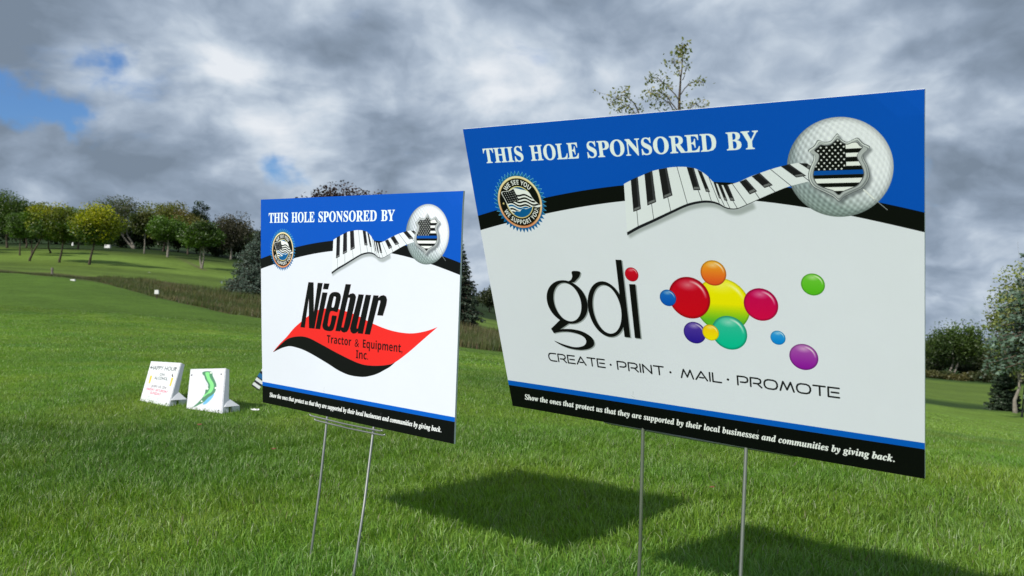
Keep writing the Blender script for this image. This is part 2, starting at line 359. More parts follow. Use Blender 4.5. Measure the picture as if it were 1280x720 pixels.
# reeds and rough along the ditch
def reeds():
    r = np.random.default_rng(9); n = 110000
    px = r.uniform(-60, 760, n); d = r.uniform(0, 1, n)
    cr = np.interp(px, [-60, 0, 120, 210, 310, 450, 590, 760], [39.5, 39, 37, 31.3, 26.8, 26.2, 26.2, 26.2])
    far = np.interp(px, [-60, 0, 100, 130, 210, 310, 590, 760], [42, 42, 41.5, 46, 46, 45, 43, 43])
    D = cr + (far - cr) * d; x = (px - 640) / F * D; y = D; z = ground(x, y) - .02
    cl = value_noise(x * .8, y * .8, 61, 3); tl = np.interp(px, [-60, 110, 150, 310, 590, 760], [.08, .10, .26, .40, .50, .5])
    keep = r.random(n) < np.interp(px, [-60, 110, 150], [.45, .45, 1]); x, y, z, cl, tl, px = [a[keep] for a in (x, y, z, cl, tl, px)]; n = len(x)
    H = tl * (.15 + 1.5 * cl * value_noise(x * .3 + 5, y * .6, 66, 2) * 1.3) * r.uniform(.6, 1.2, n); fa = r.uniform(0, 6.28, n); W = r.uniform(.008, .02, n)
    lx, ly = r.normal(.12, .14, n) * H, r.normal(0, .14, n) * H
    V = np.stack([np.stack([x - np.cos(fa) * W, y - np.sin(fa) * W, z], 1), np.stack([x + np.cos(fa) * W, y + np.sin(fa) * W, z], 1), np.stack([x + lx, y + ly, z + H], 1)], 1).reshape(-1, 3)
    k = value_noise(x * .25, y * .5, 62, 3)[:, None]; rs = r.random(n)[:, None]
    k = sst(k, .3, .7); c = np.array([.095, .125, .030]) * (1 - k) + np.array([.19, .16, .075]) * k
    c = np.where(rs < .25, np.array([.075, .115, .035]), c); c = np.where(rs > .93, np.array([.16, .10, .075]), c)
    dirt = (px < 125)[:, None]; c = np.where(dirt, c * .75, c) * r.uniform(.7, 1.25, n)[:, None]
    o = mesh_obj('reeds', V, np.arange(n * 3).reshape(n, 3), M_GRASS, cols=np.repeat(c, 3, 0)); tag(o, 'brownish green tall grass and reeds along the ditch behind the lawn', 'reeds', kind='stuff')
reeds()

# ------------------------------------------------------------------ trees
M_LEAF = leaf_material('leaf', .38, .5, .03)
M_NEEDLE = leaf_material('needle', .12, .6, .03)
M_BARK = vary(principled('bark', None, .9, .1), (.045, .035, .026), (.13, .105, .08), 9, 5, .5, 30)
M_PALE = vary(principled('pale_bark', None, .85, .15), (.15, .135, .11), (.30, .275, .235), 6, 5, .4, 25)
def leaf_cloud(pos, size, col, r, droop=0.0):
    n = len(pos); a = r.normal(0, 1, (n, 3)); a[:, 2] = a[:, 2] * .6 - droop; a /= np.linalg.norm(a, axis=1)[:, None]
    q = r.normal(0, 1, (n, 3)); bb = np.cross(a, q); bb /= np.linalg.norm(bb, axis=1)[:, None]
    s = (size * r.uniform(.6, 1.3, n))[:, None] if not hasattr(size, '__len__') else size[:, None]
    V = np.stack([pos - a * s * .5, pos + bb * s * .28, pos + a * s * .5, pos - bb * s * .28], 1).reshape(-1, 3)
    return V, np.arange(n * 4).reshape(n, 4), np.repeat(col, 4, 0)
GREEN = (.10, .19, .02); YEL = (.38, .37, .008); DKG = (.065, .125, .014); OLIVE = (.14, .16, .026); RUST = (.18, .13, .035); GREY = (.10, .10, .06); MAROON = (.035, .014, .012); PALEG = (.10, .13, .045)
def deciduous(name, px, d, top, half, cols, label, group=None, trunk_h=.3, bark=None, leaves=2600, lsize=.22, lean=0.0, seed=0, sparse=0.0, cat='tree', nclump=34, base_px=None, bare=False, flat=1.0, trunks=1):
    r = np.random.default_rng(1000 + seed)
    g = gpt(base_px if base_px is not None else px, d); crown_x = (px - 640) / F * d
    zt = hz(top, px, d); H = zt - g[2]; R = half * d / F
    root = empty(name, g); tag(root, label, cat, group)
    c0 = np.array([crown_x, d, g[2] + H * (trunk_h + (1 - trunk_h) * .5)]); hz_ = H * (1 - trunk_h) * .5
    # clump centres in an uneven ellipsoid
    cl = []; lob = r.uniform(0, 6.28, 3)
    while len(cl) < nclump:
        p = r.uniform(-1, 1, 3); q = np.linalg.norm(p)
        if q > 1 or q < .35 * (1 if r.random() < .7 else 0): continue
        if p[2] < -.3 and np.hypot(p[0], p[1]) > .8: continue
        az_ = math.atan2(p[2], p[0]); p = p * np.array([1, .95, 1]) * r.uniform(.72, 1.0) * (1 + .16 * math.sin(2 * az_ + lob[0]) + .12 * math.sin(3 * az_ + lob[1]) + .08 * math.sin(5 * az_ + lob[2])); cl.append(p)
    cl = np.array(cl); C = c0 + cl * np.array([R, R, hz_]) * .82
    # branches
    mb = MB(); tr = R * .030 + .03
    fork = g + np.array([0, 0, H * trunk_h]) + np.array([(crown_x - g[0]) * .75 + lean * H * .1, 0, 0])
    for k in range(trunks):
        off = np.array([(k - (trunks - 1) / 2) * tr * 2.2, r.normal(0, tr), 0])
        topk = fork + off * 1.6 + r.normal(0, .03, 3) * R
        mid = (g + topk) / 2 + off + np.array([r.normal(0, .04) * H * .3, 0, 0])
        mb.tube([g + off * .5 - [0, 0, .15], g + off * .55 + [0, 0, H * .03], mid, topk, c0 + off * 3 + [0, 0, hz_ * .3]], [tr * 1.5, tr * 1.15, tr * .9, tr * .72, tr * .25], 7)
    for p in C[: (30 if bare else 16)]:
        m1 = fork * .45 + p * .55 + r.normal(0, .06, 3) * R; s = fork + (c0 - fork) * r.uniform(0, .8)
        mb.tube([s, m1 * .5 + s * .5, m1, p], [tr * .42, tr * .3, tr * .2, tr * .06], 5, False)
        if bare:
            for q in range(5):
                e = p + np.clip(r.normal(0, .2, 3), -.3, .3) * np.array([R, R, hz_]) + np.array([0, 0, .12 * hz_]); mb.tube([m1 * .4 + p * .6, (m1 + e) / 2 + r.normal(0, .03, 3) * R, e], [tr * .1, tr * .07, tr * .03], 4, False)
    mb.obj('trunk', bark or M_BARK, root, smooth=True)
    # leaves
    per = leaves // nclump; pos = []; col = []
    ca = np.array(cols[0]); cb = np.array(cols[1])
    for i, p in enumerate(C):
        s = R * r.uniform(.22, .40) * (1 - .3 * sparse); q = r.normal(0, 1, (per, 3)); q /= (np.linalg.norm(q, axis=1)[:, None] + 1e-6); q *= (r.random(per) ** .45)[:, None]
        pp = p + q * s * np.array([1.15, 1.15, .85 * flat]) * 1.25; pos.append(pp)
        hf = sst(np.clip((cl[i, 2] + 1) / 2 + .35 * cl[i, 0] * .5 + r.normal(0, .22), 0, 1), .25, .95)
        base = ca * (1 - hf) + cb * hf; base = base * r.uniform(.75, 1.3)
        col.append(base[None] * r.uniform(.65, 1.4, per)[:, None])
    n2 = leaves // 5; q = r.normal(0, 1, (n2, 3)); q /= np.linalg.norm(q, axis=1)[:, None]; q *= (r.random(n2) ** .4)[:, None]
    pos.append(c0 + q * np.array([R, R, hz_]) * .9); col.append(((ca + cb) / 2)[None] * r.uniform(.5, 1.3, n2)[:, None])
    V, Fc, Cc = leaf_cloud(np.concatenate(pos), lsize, np.concatenate(col), r)
    mesh_obj('crown', V, Fc, M_LEAF, root, cols=Cc); return root

def conifer(name, px, d, top, half, col, label, group=None, seed=0, skirt=.04, layers=26, per=13, needle=.10, dens=26, droop=.25, taper=1.0, cat='tree', fullness=1.0):
    r = np.random.default_rng(2000 + seed); g = gpt(px, d); zt = hz(top, px, d); H = zt - g[2]; R = half * d / F
    root = empty(name, g); tag(root, label, cat, group); mb = MB(); mb.tube([g - [0, 0, .2], g + [0, 0, H * .5], g + [0, 0, H * .98]], [R * .07 + .03, R * .045, .01], 7)
    pos = []; col_ = []; sz = []
    for i in range(layers):
        f = i / (layers - 1); zz_ = g[2] + H * (skirt + (1 - skirt) * f ** .92)
        rr = R * (1 - f ** (1.15 / taper)) ** (.85 / taper) if taper > 1 else R * (1 - f) ** .9
        rr = rr * r.uniform(.86, 1.1) + .03 * R
        m = max(4, int(per * (1 - f * .6))); ph = r.uniform(0, 6.28)
        for k in range(m):
            th = ph + 6.283 * k / m + r.normal(0, .14); L = rr * r.uniform(.72, 1.12)
            dr = np.array([math.cos(th), math.sin(th), 0]); s = np.array([g[0], g[1], zz_ + r.normal(0, .02) * H])
            up = .30 * f - droop * (1 - f)
            e = s + dr * L + np.array([0, 0, L * up]); mid = s + dr * L * .55 + np.array([0, 0, L * up * .2 + L * .02])
            mb.tube([s, mid, e], [.02 * R + .008, .012 * R + .005, .004], 4, False)
            q = max(5, int(dens * L / R * fullness)); tt = r.random(q) ** .7
            pt = s[None] * ((1 - tt) ** 2)[:, None] + mid[None] * (2 * tt * (1 - tt))[:, None] + e[None] * (tt ** 2)[:, None]
            side = np.array([-dr[1], dr[0], 0]); wdt = L * .30 * (1 - tt * .65)
            pt = pt + side[None] * (r.uniform(-1, 1, q) * wdt)[:, None] + np.array([0, 0, 1])[None] * (r.normal(-.02, .035, q) * L)[:, None]
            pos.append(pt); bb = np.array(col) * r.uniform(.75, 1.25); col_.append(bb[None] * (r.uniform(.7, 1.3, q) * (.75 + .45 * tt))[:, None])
    V, Fc, Cc = leaf_cloud(np.concatenate(pos), needle, np.concatenate(col_), r, .15)
    mb.obj('trunk', M_BARK, root, smooth=True); mesh_obj('foliage', V, Fc, M_NEEDLE, root, cols=Cc); return root

GL = 'trees on the left hillside'
T = [
 # px, d, top, half, colours, label, kwargs
 (-42, 88, 240, 26, (DKG, (.10, .14, .014)), 'green tree just outside the left edge of the photo', dict(seed=11)),
 (-100, 80, 232, 28, (GREEN, (.2, .22, .012)), 'yellow green tree farther outside the left edge', dict(seed=12)),
 (8, 96, 236, 27, (DKG, (.075, .115, .016)), 'tall green tree at the left edge of the hillside row', dict(seed=1)),
 (24, 80, 264, 14, (GREEN, (.07, .115, .03)), 'slim mid green tree with a thin trunk, second from the left edge', dict(seed=2, trunk_h=.34)),
 (32, 100, 247, 20, (DKG, (.12, .15, .014)), 'green tree with yellowing top behind the slim tree near the left edge', dict(seed=3)),
 (39, 84, 266, 13, (GREEN, (.06, .10, .02)), 'small green tree just left of the leaning trunk', dict(seed=4, trunk_h=.34)),
 (56, 73, 249, 22, (DKG, YEL), 'yellow topped tree on a trunk leaning strongly to the right', dict(seed=5, base_px=37, trunk_h=.33)),
 (63, 86, 258, 18, (DKG, (.10, .14, .013)), 'green tree between the leaning tree and the rusty trunk', dict(seed=6)),
 (80, 72, 257, 23, (DKG, (.14, .165, .012)), 'dark green tree with yellow tips on a reddish trunk', dict(seed=7, base_px=74, trunk_h=.3)),
 (97, 101, 259, 22, (DKG, GREEN), 'dark green tree behind the yellow one, second from the right of the row', dict(seed=8)),
 (119, 70, 256, 27, (DKG, YEL), 'bright yellow green tree at the right end of the hillside row', dict(seed=9, base_px=112, trunk_h=.3)),
]
for px, d, top, half, cols, lab, kw in T:
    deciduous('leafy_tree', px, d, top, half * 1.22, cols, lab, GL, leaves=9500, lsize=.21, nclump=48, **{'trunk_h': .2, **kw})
GW = 'trees at the edge of the wood'
T = [
 (150, 122, 246, 33, (DKG, GREY), 'grey brown thinning tree with a pale forked trunk', dict(seed=20, bare=True, bark=M_PALE, base_px=166, trunks=2, leaves=3000)),
 (180, 101, 262, 16, ((.05, .075, .015), (.11, .11, .025)), 'narrow olive tree with a single pale trunk', dict(seed=21, trunk_h=.4, bark=M_PALE)),
 (204, 118, 251, 30, (OLIVE, (.13, .125, .018)), 'broad olive yellow tree rising over the wood edge', dict(seed=22, leaves=4200)),
 (209, 96, 272, 22, (DKG, GREEN), 'dark green tree with a pair of pale trunks', dict(seed=23, trunk_h=.42, bark=M_PALE, trunks=2)),
 (234, 112, 263, 20, (OLIVE, RUST), 'rusty olive tree in the middle of the wood edge', dict(seed=24)),
 (249, 126, 254, 13, ((.018, .035, .013), (.025, .05, .017)), 'dark slender tree poking above the wood', dict(seed=25, leaves=2600)),
 (252, 82, 277, 23, (DKG, (.05, .09, .015)), 'green tree standing forward of the wood by the worn path', dict(seed=26, trunk_h=.42, bark=M_PALE, trunks=2)),
 (288, 112, 269, 27, ((.045, .042, .024), (.085, .078, .045)), 'grey brown tree with bare pale limbs above the big round spruce', dict(seed=27, bare=True, bark=M_PALE, leaves=2600)),
 (318, 125, 288, 18, ((.05, .05, .02), (.09, .09, .03)), 'small olive tree between the grey tree and the left sign', dict(seed=28)),
]
for px, d, top, half, cols, lab, kw in T:
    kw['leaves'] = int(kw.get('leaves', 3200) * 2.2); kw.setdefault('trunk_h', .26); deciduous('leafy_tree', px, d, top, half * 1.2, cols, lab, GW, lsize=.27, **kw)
for i, (px, d, top, half, where) in enumerate([(105, 135, 276, 26, 'far behind the bright yellow green tree'), (128, 132, 272, 24, 'between the yellow green tree and the grey brown one'), (150, 126, 280, 22, 'just left of the pale forked trunk'), (186, 128, 274, 26, 'behind the narrow olive tree'), (222, 122, 276, 24, 'behind the tree with a pair of pale trunks'), (246, 122, 280, 24, 'under the dark slender tree'), (268, 118, 283, 22, 'between the tree by the path and the grey brown tree'), (300, 122, 282, 26, 'behind the bare pale limbs above the big spruce'), (335, 122, 286, 24, 'behind the top left corner of the small sign'), (30, 130, 268, 40, 'behind the slim trees at the left edge'), (-30, 120, 262, 40, 'just outside the left edge'), (70, 135, 270, 34, 'behind the leaning tree')]):
    deciduous('undergrowth_shrub', px, d, top, half, ((.030, .050, .013), (.055, .080, .018)), 'dark undergrowth shrub ' + where, 'undergrowth of the wood', trunk_h=.02, leaves=3400, lsize=.45, seed=60 + i, cat='shrub', nclump=22)
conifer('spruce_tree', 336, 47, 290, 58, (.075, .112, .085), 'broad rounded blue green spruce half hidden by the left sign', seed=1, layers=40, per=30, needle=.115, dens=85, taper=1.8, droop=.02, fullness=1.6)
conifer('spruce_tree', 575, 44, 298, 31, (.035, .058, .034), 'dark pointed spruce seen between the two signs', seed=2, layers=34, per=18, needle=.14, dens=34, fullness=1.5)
deciduous('maroon_tree', 424, 40, 219, 52, ((.03, .016, .012), (.07, .028, .02)), 'dark maroon tree whose top shows over the left sign', leaves=16000, lsize=.15, nclump=70, seed=30, trunk_h=.3, flat=.8)
for i, (px, d, top, half, where) in enumerate([(612, 150, 358, 20, 'in the gap between the signs, nearer the left sign'), (640, 160, 353, 26, 'in the gap between the signs, touching the right sign'), (690, 165, 366, 26, 'hidden behind the left part of the large sign'), (740, 160, 374, 26, 'hidden behind the middle of the large sign'), (520, 140, 345, 30, 'hidden behind the right part of the small sign'), (470, 140, 335, 30, 'hidden behind the middle of the small sign'), (400, 135, 318, 34, 'hidden behind the left part of the small sign'), (365, 130, 306, 26, 'hidden behind the left edge of the small sign')]):
    deciduous('far_tree', px, d, top, half, ((.028, .042, .014), (.055, .07, .022)), 'dark distant tree beyond the fairway ' + where, 'distant trees beyond the fairway', leaves=3000, lsize=.42, seed=80 + i, trunk_h=.12)
# right side
deciduous('leafy_tree', 1194, 112, 405, 40, ((.035, .065, .012), (.085, .14, .020)), 'dark green tree with a pale forked trunk right of the big sign', bark=M_PALE, leaves=9000, lsize=.32, seed=40, trunk_h=.28, base_px=1185, trunks=2)
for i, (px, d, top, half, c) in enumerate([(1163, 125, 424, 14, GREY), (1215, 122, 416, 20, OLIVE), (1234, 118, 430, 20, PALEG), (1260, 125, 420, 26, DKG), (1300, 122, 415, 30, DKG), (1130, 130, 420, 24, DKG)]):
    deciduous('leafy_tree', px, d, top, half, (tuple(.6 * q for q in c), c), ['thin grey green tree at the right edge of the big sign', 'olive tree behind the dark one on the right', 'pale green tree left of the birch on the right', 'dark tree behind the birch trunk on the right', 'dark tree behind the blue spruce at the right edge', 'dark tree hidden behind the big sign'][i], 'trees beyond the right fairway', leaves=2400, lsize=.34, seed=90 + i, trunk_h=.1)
for i, where in enumerate(['just behind the right edge of the large sign', 'right of the large sign, left of the forked trunk', 'directly below the forked trunk', 'right of the forked trunk', 'below the olive tree', 'left of the small dark conifer', 'behind the small dark conifer', 'behind the birch trunk', 'at the right edge of the photo']):
    px = 1150 + i * 16; c = [(.13, .12, .035), (.10, .10, .03), (.065, .085, .025)][i % 3]
    deciduous('bush', px, 103 + (i * 7) % 5, 459 + (i * 7) % 11, 11 + (i * 5) % 9, (tuple(.7 * q for q in c), c), ['yellow', 'brownish', 'dull green'][i % 3] + ' low bush ' + where, 'bushes under the right hand trees', trunk_h=.02, leaves=1400, lsize=.28, seed=110 + i, cat='bush', nclump=12)
for px, wh in ((1172, 'left of'), (1206, 'right of'), (1236, 'well to the right of')):
    deciduous('undergrowth_shrub', px, 119, 436, 22, ((.024, .040, .011), (.045, .065, .016)), 'dark undergrowth shrub ' + wh + ' the forked trunk on the right', 'undergrowth under the right hand trees', trunk_h=.02, leaves=3000, lsize=.35, seed=140 + px, cat='shrub', nclump=18)
deciduous('birch_tree', 1276, 30, 318, 48, ((.14, .19, .045), (.32, .34, .10)), 'sparse pale green birch with a pale forked trunk at the right edge', bark=M_PALE, leaves=5500, lsize=.13, seed=41, trunk_h=.16, base_px=1268, bare=True, nclump=70, sparse=.8)
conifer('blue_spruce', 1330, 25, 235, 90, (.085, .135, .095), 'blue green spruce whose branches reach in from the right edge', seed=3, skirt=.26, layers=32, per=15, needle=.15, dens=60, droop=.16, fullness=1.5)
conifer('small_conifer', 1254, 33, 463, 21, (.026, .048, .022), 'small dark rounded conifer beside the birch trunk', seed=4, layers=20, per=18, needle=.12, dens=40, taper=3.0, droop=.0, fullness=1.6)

# young sparse tree that shows above the big sign
def young_tree():
    r = np.random.default_rng(77); D = 14.0; g = gpt(848, D); root = empty('young_tree', g)
    tag(root, 'young tree with sparse small leaves poking up behind the large sign', 'tree'); mb = MB(); pos = []
    Pq = lambda px, py, dd=0.0: at(px, py, D + dd)
    def branch(pts, r0, leaf_from=.3, n=60, spread=.09):
        pts = [np.array(p) for p in pts]; k = len(pts); t = np.linspace(0, 1, 14)
        q = np.stack([np.interp(t, np.linspace(0, 1, k), [p[a] for p in pts]) for a in range(3)], 1); q[1:-1] += r.normal(0, .008, (12, 3))
        mb.tube(list(q), list(np.linspace(r0, .004, 14)), 5, False)
        for _ in range(n):
            s = r.uniform(leaf_from, 1.02); b0 = np.array([np.interp(s, t, q[:, a]) for a in range(3)])
            e = b0 + r.normal(0, spread, 3) * np.array([1, 1, .8])
            if r.random() < .35: mb.tube([b0, (b0 + e) / 2 + [0, 0, .01], e], [.004, .003, .002], 3, False)
            for __ in range(3): pos.append(e + r.normal(0, .035, 3))
    branch([g, Pq(850, 300), Pq(849, 140), Pq(851, 100), Pq(853, 58)], .055, .93, 26, .05)
    branch([Pq(851, 96), Pq(846, 84), Pq(840, 76)], .010, .3, 24, .08)
    branch([Pq(853, 78), Pq(852, 66), Pq(853, 56)], .006, .1, 22, .05)
    branch([Pq(853, 100, .1), Pq(857, 90, .1), Pq(861, 80, .1)], .008, .6, 9, .045)
    branch([Pq(851, 118), Pq(862, 104), Pq(874, 101), Pq(882, 104)], .010, .35, 20, .045)
    branch([Pq(850, 128), Pq(835, 108), Pq(822, 98), Pq(811, 96)], .012, .35, 34, .07)
    branch([Pq(848, 140, -.2), Pq(835, 122, -.2), Pq(820, 112, -.2), Pq(806, 118, -.3)], .012, .4, 32, .07)
    branch([Pq(848, 150), Pq(836, 128), Pq(824, 120), Pq(818, 132)], .012, .3, 36, .09)
    branch([Pq(850, 165), Pq(858, 140), Pq(868, 128), Pq(878, 136)], .012, .4, 36, .10)
    branch([Pq(850, 170), Pq(850, 145), Pq(848, 134)], .012, .2, 30, .12)
    branch([Pq(848, 260), Pq(812, 180), Pq(795, 130), Pq(778, 118), Pq(764, 128)], .02, .62, 56, .10)
    branch([Pq(800, 150, .2), Pq(786, 132, .2), Pq(771, 138, .2)], .01, .2, 34, .10)
    for k in range(34):
        z0 = r.uniform(180, 330); sx = r.choice([-1, 1]); branch([Pq(850, z0 + 40), Pq(850 + sx * r.uniform(20, 50), z0 + 10, r.normal(0, .4)), Pq(850 + sx * r.uniform(40, 95), z0 - 5, r.normal(0, .8))], .014, .3, 26, .12)
    pos = np.array(pos); n = len(pos); pick = r.random(n)[:, None]
    c = np.where(pick < .6, np.array([.085, .095, .03]), np.where(pick < .88, np.array([.15, .13, .04]), np.array([.05, .06, .02]))) * r.uniform(.7, 1.3, n)[:, None]
    V, Fc, Cc = leaf_cloud(pos, .062, c * 2.3, r, .5); mb.obj('trunk', M_BARK, root, smooth=True); mesh_obj('crown', V, Fc, M_LEAF, root, cols=Cc)
young_tree()

# ------------------------------------------------------------------ printed artwork, drawn here as vector shapes
class Canvas:
    """flat print rasterised in this script; coordinates are art units, S pixels per unit"""
    def __init__(s, W, H, S, col):
        s.S = S; s.w = int(W * S); s.h = int(H * S); s.a = np.ones((s.h, s.w, 3), np.float32) * np.array(col, np.float32) / 255
    def cover(s, polys, separate=False, pad=2):
        """exact-ish coverage of even-odd polygons (separate: union of disjoint pieces)"""
        SS = 4; polys = [np.asarray(p, float) * s.S for p in polys]
        allp = np.concatenate(polys); x0 = int(max(0, allp[:, 0].min() - pad)); x1 = int(min(s.w, allp[:, 0].max() + pad + 1)); y0 = int(max(0, allp[:, 1].min() - pad)); y1 = int(min(s.h, allp[:, 1].max() + pad + 1))
        if x1 <= x0 or y1 <= y0: return None
        acc = np.zeros((y1 - y0, x1 - x0 + 2), np.float32)
        for grp in ([[p] for p in polys] if separate else [polys]):
            ea = np.concatenate([p for p in grp]); eb = np.concatenate([np.roll(p, -1, 0) for p in grp])
            ya = max(y0, int(ea[:, 1].min()) - 1); yb = min(y1, int(ea[:, 1].max()) + 2)
            for ry in range(ya * SS, yb * SS):
                yy = (ry + .5) / SS; m = (ea[:, 1] > yy) != (eb[:, 1] > yy)
                if not m.any(): continue
                A_, B_ = ea[m], eb[m]; xs = np.sort(A_[:, 0] + (yy - A_[:, 1]) * (B_[:, 0] - A_[:, 0]) / (B_[:, 1] - A_[:, 1])) - x0
                row = acc[ry // SS - y0]
                for q in range(0, len(xs) - 1, 2):
                    a, c = max(0.0, xs[q]), min(float(x1 - x0), xs[q + 1])
                    if c <= a: continue
                    ia, ic = int(a), int(c)
                    if ia == ic: row[ia] += (c - a) / SS
                    else:
                        row[ia] += (ia + 1 - a) / SS; row[ia + 1:ic] += 1 / SS; row[ic] += (c - ic) / SS
        return np.clip(acc[:, :x1 - x0], 0, 1), (x0, y0, x1, y1)
    def blend(s, m, box, col, alpha=1.0):
        x0, y0, x1, y1 = box; m = (m * alpha)[..., None]; c = np.asarray(col, np.float32) / 255
        s.a[y0:y1, x0:x1] = s.a[y0:y1, x0:x1] * (1 - m) + c * m
    def grid(s, box):
        x0, y0, x1, y1 = box; return np.meshgrid((np.arange(x0, x1) + .5) / s.S, (np.arange(y0, y1) + .5) / s.S)
    def poly(s, pts, col, alpha=1.0, holes=(), clip=None, blur=0, shift=(0, 0)):
        ps = [np.asarray(p, float) + np.array(shift) for p in [pts, *holes]]
        r = s.cover(ps, pad=2 + blur * 3)
        if r is None: return
        m, box = r
        for _ in range(3 if blur else 0):
            for ax in (0, 1):
                k = np.ones(2 * blur + 1) / (2 * blur + 1); m = np.apply_along_axis(lambda v: np.convolve(v, k, 'same'), ax, m)
        if clip is not None: m = m * clip[box[1]:box[3], box[0]:box[2]]
        s.blend(m, box, col, alpha)
    def mask(s, pts):
        full = np.zeros((s.h, s.w), np.float32); r = s.cover([pts])
        if r: full[r[1][1]:r[1][3], r[1][0]:r[1][2]] = r[0]
        return full
    def fn(s, box, f):
        """box in art units; f(X, Y) -> (coverage, colour array)"""
        x0, y0, x1, y1 = [int(v * s.S) for v in box]; x0 = max(0, x0); y0 = max(0, y0); x1 = min(s.w, x1); y1 = min(s.h, y1)
        X_, Y_ = s.grid((x0, y0, x1, y1)); m, c = f(X_, Y_); m = m[..., None]; s.a[y0:y1, x0:x1] = s.a[y0:y1, x0:x1] * (1 - m) + np.asarray(c, np.float32) / 255 * m
    def stroke(s, pts, wd, col, alpha=1.0, clip=None):
        p = np.asarray(pts, float); x0, y0 = p.min(0) - wd; x1, y1 = p.max(0) + wd
        def f(X_, Y_):
            d = np.full(X_.shape, 1e9)
            for a, b_ in zip(p[:-1], p[1:]):
                v = b_ - a; L = v @ v + 1e-9; tt = np.clip(((X_ - a[0]) * v[0] + (Y_ - a[1]) * v[1]) / L, 0, 1); d = np.minimum(d, np.hypot(X_ - a[0] - tt * v[0], Y_ - a[1] - tt * v[1]))
            m = np.clip((wd / 2 - d) * s.S + .5, 0, 1) * alpha; return m, np.broadcast_to(np.array(col, float), X_.shape + (3,))
        s.fn((x0, y0, x1, y1), f)
    def image(s, name):
        im = bpy.data.images.new(name, s.w, s.h); a = np.ones((s.h, s.w, 4), np.float32); a[..., :3] = np.clip(s.a[::-1], 0, 1)
        im.pixels.foreach_set(a.ravel()); im.update(); im.pack(); return im

def catmull(pts, n=8, closed=False):
    p = np.asarray(pts, float); N = len(p); out = []
    for i in range(N if closed else N - 1):
        g = (lambda k: p[k % N]) if closed else (lambda k: p[min(max(k, 0), N - 1)])
        a, b_, c, d = g(i - 1), g(i), g(i + 1), g(i + 2)
        for t_ in np.arange(n) / n: out.append(.5 * (2 * b_ + (c - a) * t_ + (2 * a - 5 * b_ + 4 * c - d) * t_ ** 2 + (3 * b_ - a - 3 * c + d) * t_ ** 3))
    if not closed: out.append(p[-1])
    return np.array(out)
def ell(cx, cy, rx, ry, n=64, rot=0.0):
    a = np.linspace(0, 2 * math.pi, n, endpoint=False); x, y = rx * np.cos(a), ry * np.sin(a); return np.stack([cx + x * math.cos(rot) - y * math.sin(rot), cy + x * math.sin(rot) + y * math.cos(rot)], 1)

_tc = {}
def glyphs(text, style='plain'):
    """outline triangles of a text in Blender's own font; returns (tris Nx3x2, y up, baseline 0)"""
    if (text, style) in _tc: return _tc[(text, style)]
    U, L = {'serif': (0x1D400, 0x1D41A), 'serif_it': (0x1D468, 0x1D482), 'bold': (0x1D5D4, 0x1D5EE), 'bold_it': (0x1D63C, 0x1D656)}.get(style, (65, 97))
    body = ''.join(chr(U + ord(ch) - 65) if 'A' <= ch <= 'Z' else chr(L + ord(ch) - 97) if 'a' <= ch <= 'z' else ch for ch in text)
    cu = bpy.data.curves.new('lettering', 'FONT'); cu.body = body; cu.resolution_u = 3; ob = bpy.data.objects.new('lettering', cu); COL.objects.link(ob)
    dg = bpy.context.evaluated_depsgraph_get(); ev = ob.evaluated_get(dg); me = ev.to_mesh(); me.calc_loop_triangles()
    v = np.array([q.co[:2] for q in me.vertices]); tr_ = np.array([q.vertices[:] for q in me.loop_triangles])
    out = v[tr_].astype(float); ev.to_mesh_clear(); bpy.data.objects.remove(ob); bpy.data.curves.remove(cu)
    _tc[(text, style)] = out; return out
CAPH = {}
def cap(style):
    if style not in CAPH: CAPH[style] = glyphs('H', style)[..., 1].max()
    return CAPH[style]
def put_text(cv, text, style, x0, x1, base, caph, col, bold=0, shear=0.0, warp=None):
    g = glyphs(text, style).copy(); mn = g[..., 0].min(); mxx = g[..., 0].max(); sy = caph / cap(style); sx = (x1 - x0) / (mxx - mn)
    X_ = x0 + (g[..., 0] - mn) * sx + g[..., 1] * sy * shear; Y_ = base - g[..., 1] * sy
    if warp: X_, Y_ = warp(X_, Y_)
    pl = list(np.stack([X_, Y_], -1)); m, box = cv.cover(pl, separate=True, pad=4 + int(bold * 2))
    if bold:
        o = m.copy(); k = int(math.ceil(bold))
        for dx in range(-k, k + 1):
            for dy in range(-k, k + 1):
                rr = math.hypot(dx, dy)
                if rr <= bold + .3 and (dx or dy): o = np.maximum(o, np.roll(np.roll(m, dx, 1), dy, 0) * min(1, bold + 1 - rr))
        m = o
    cv.blend(m, box, col)

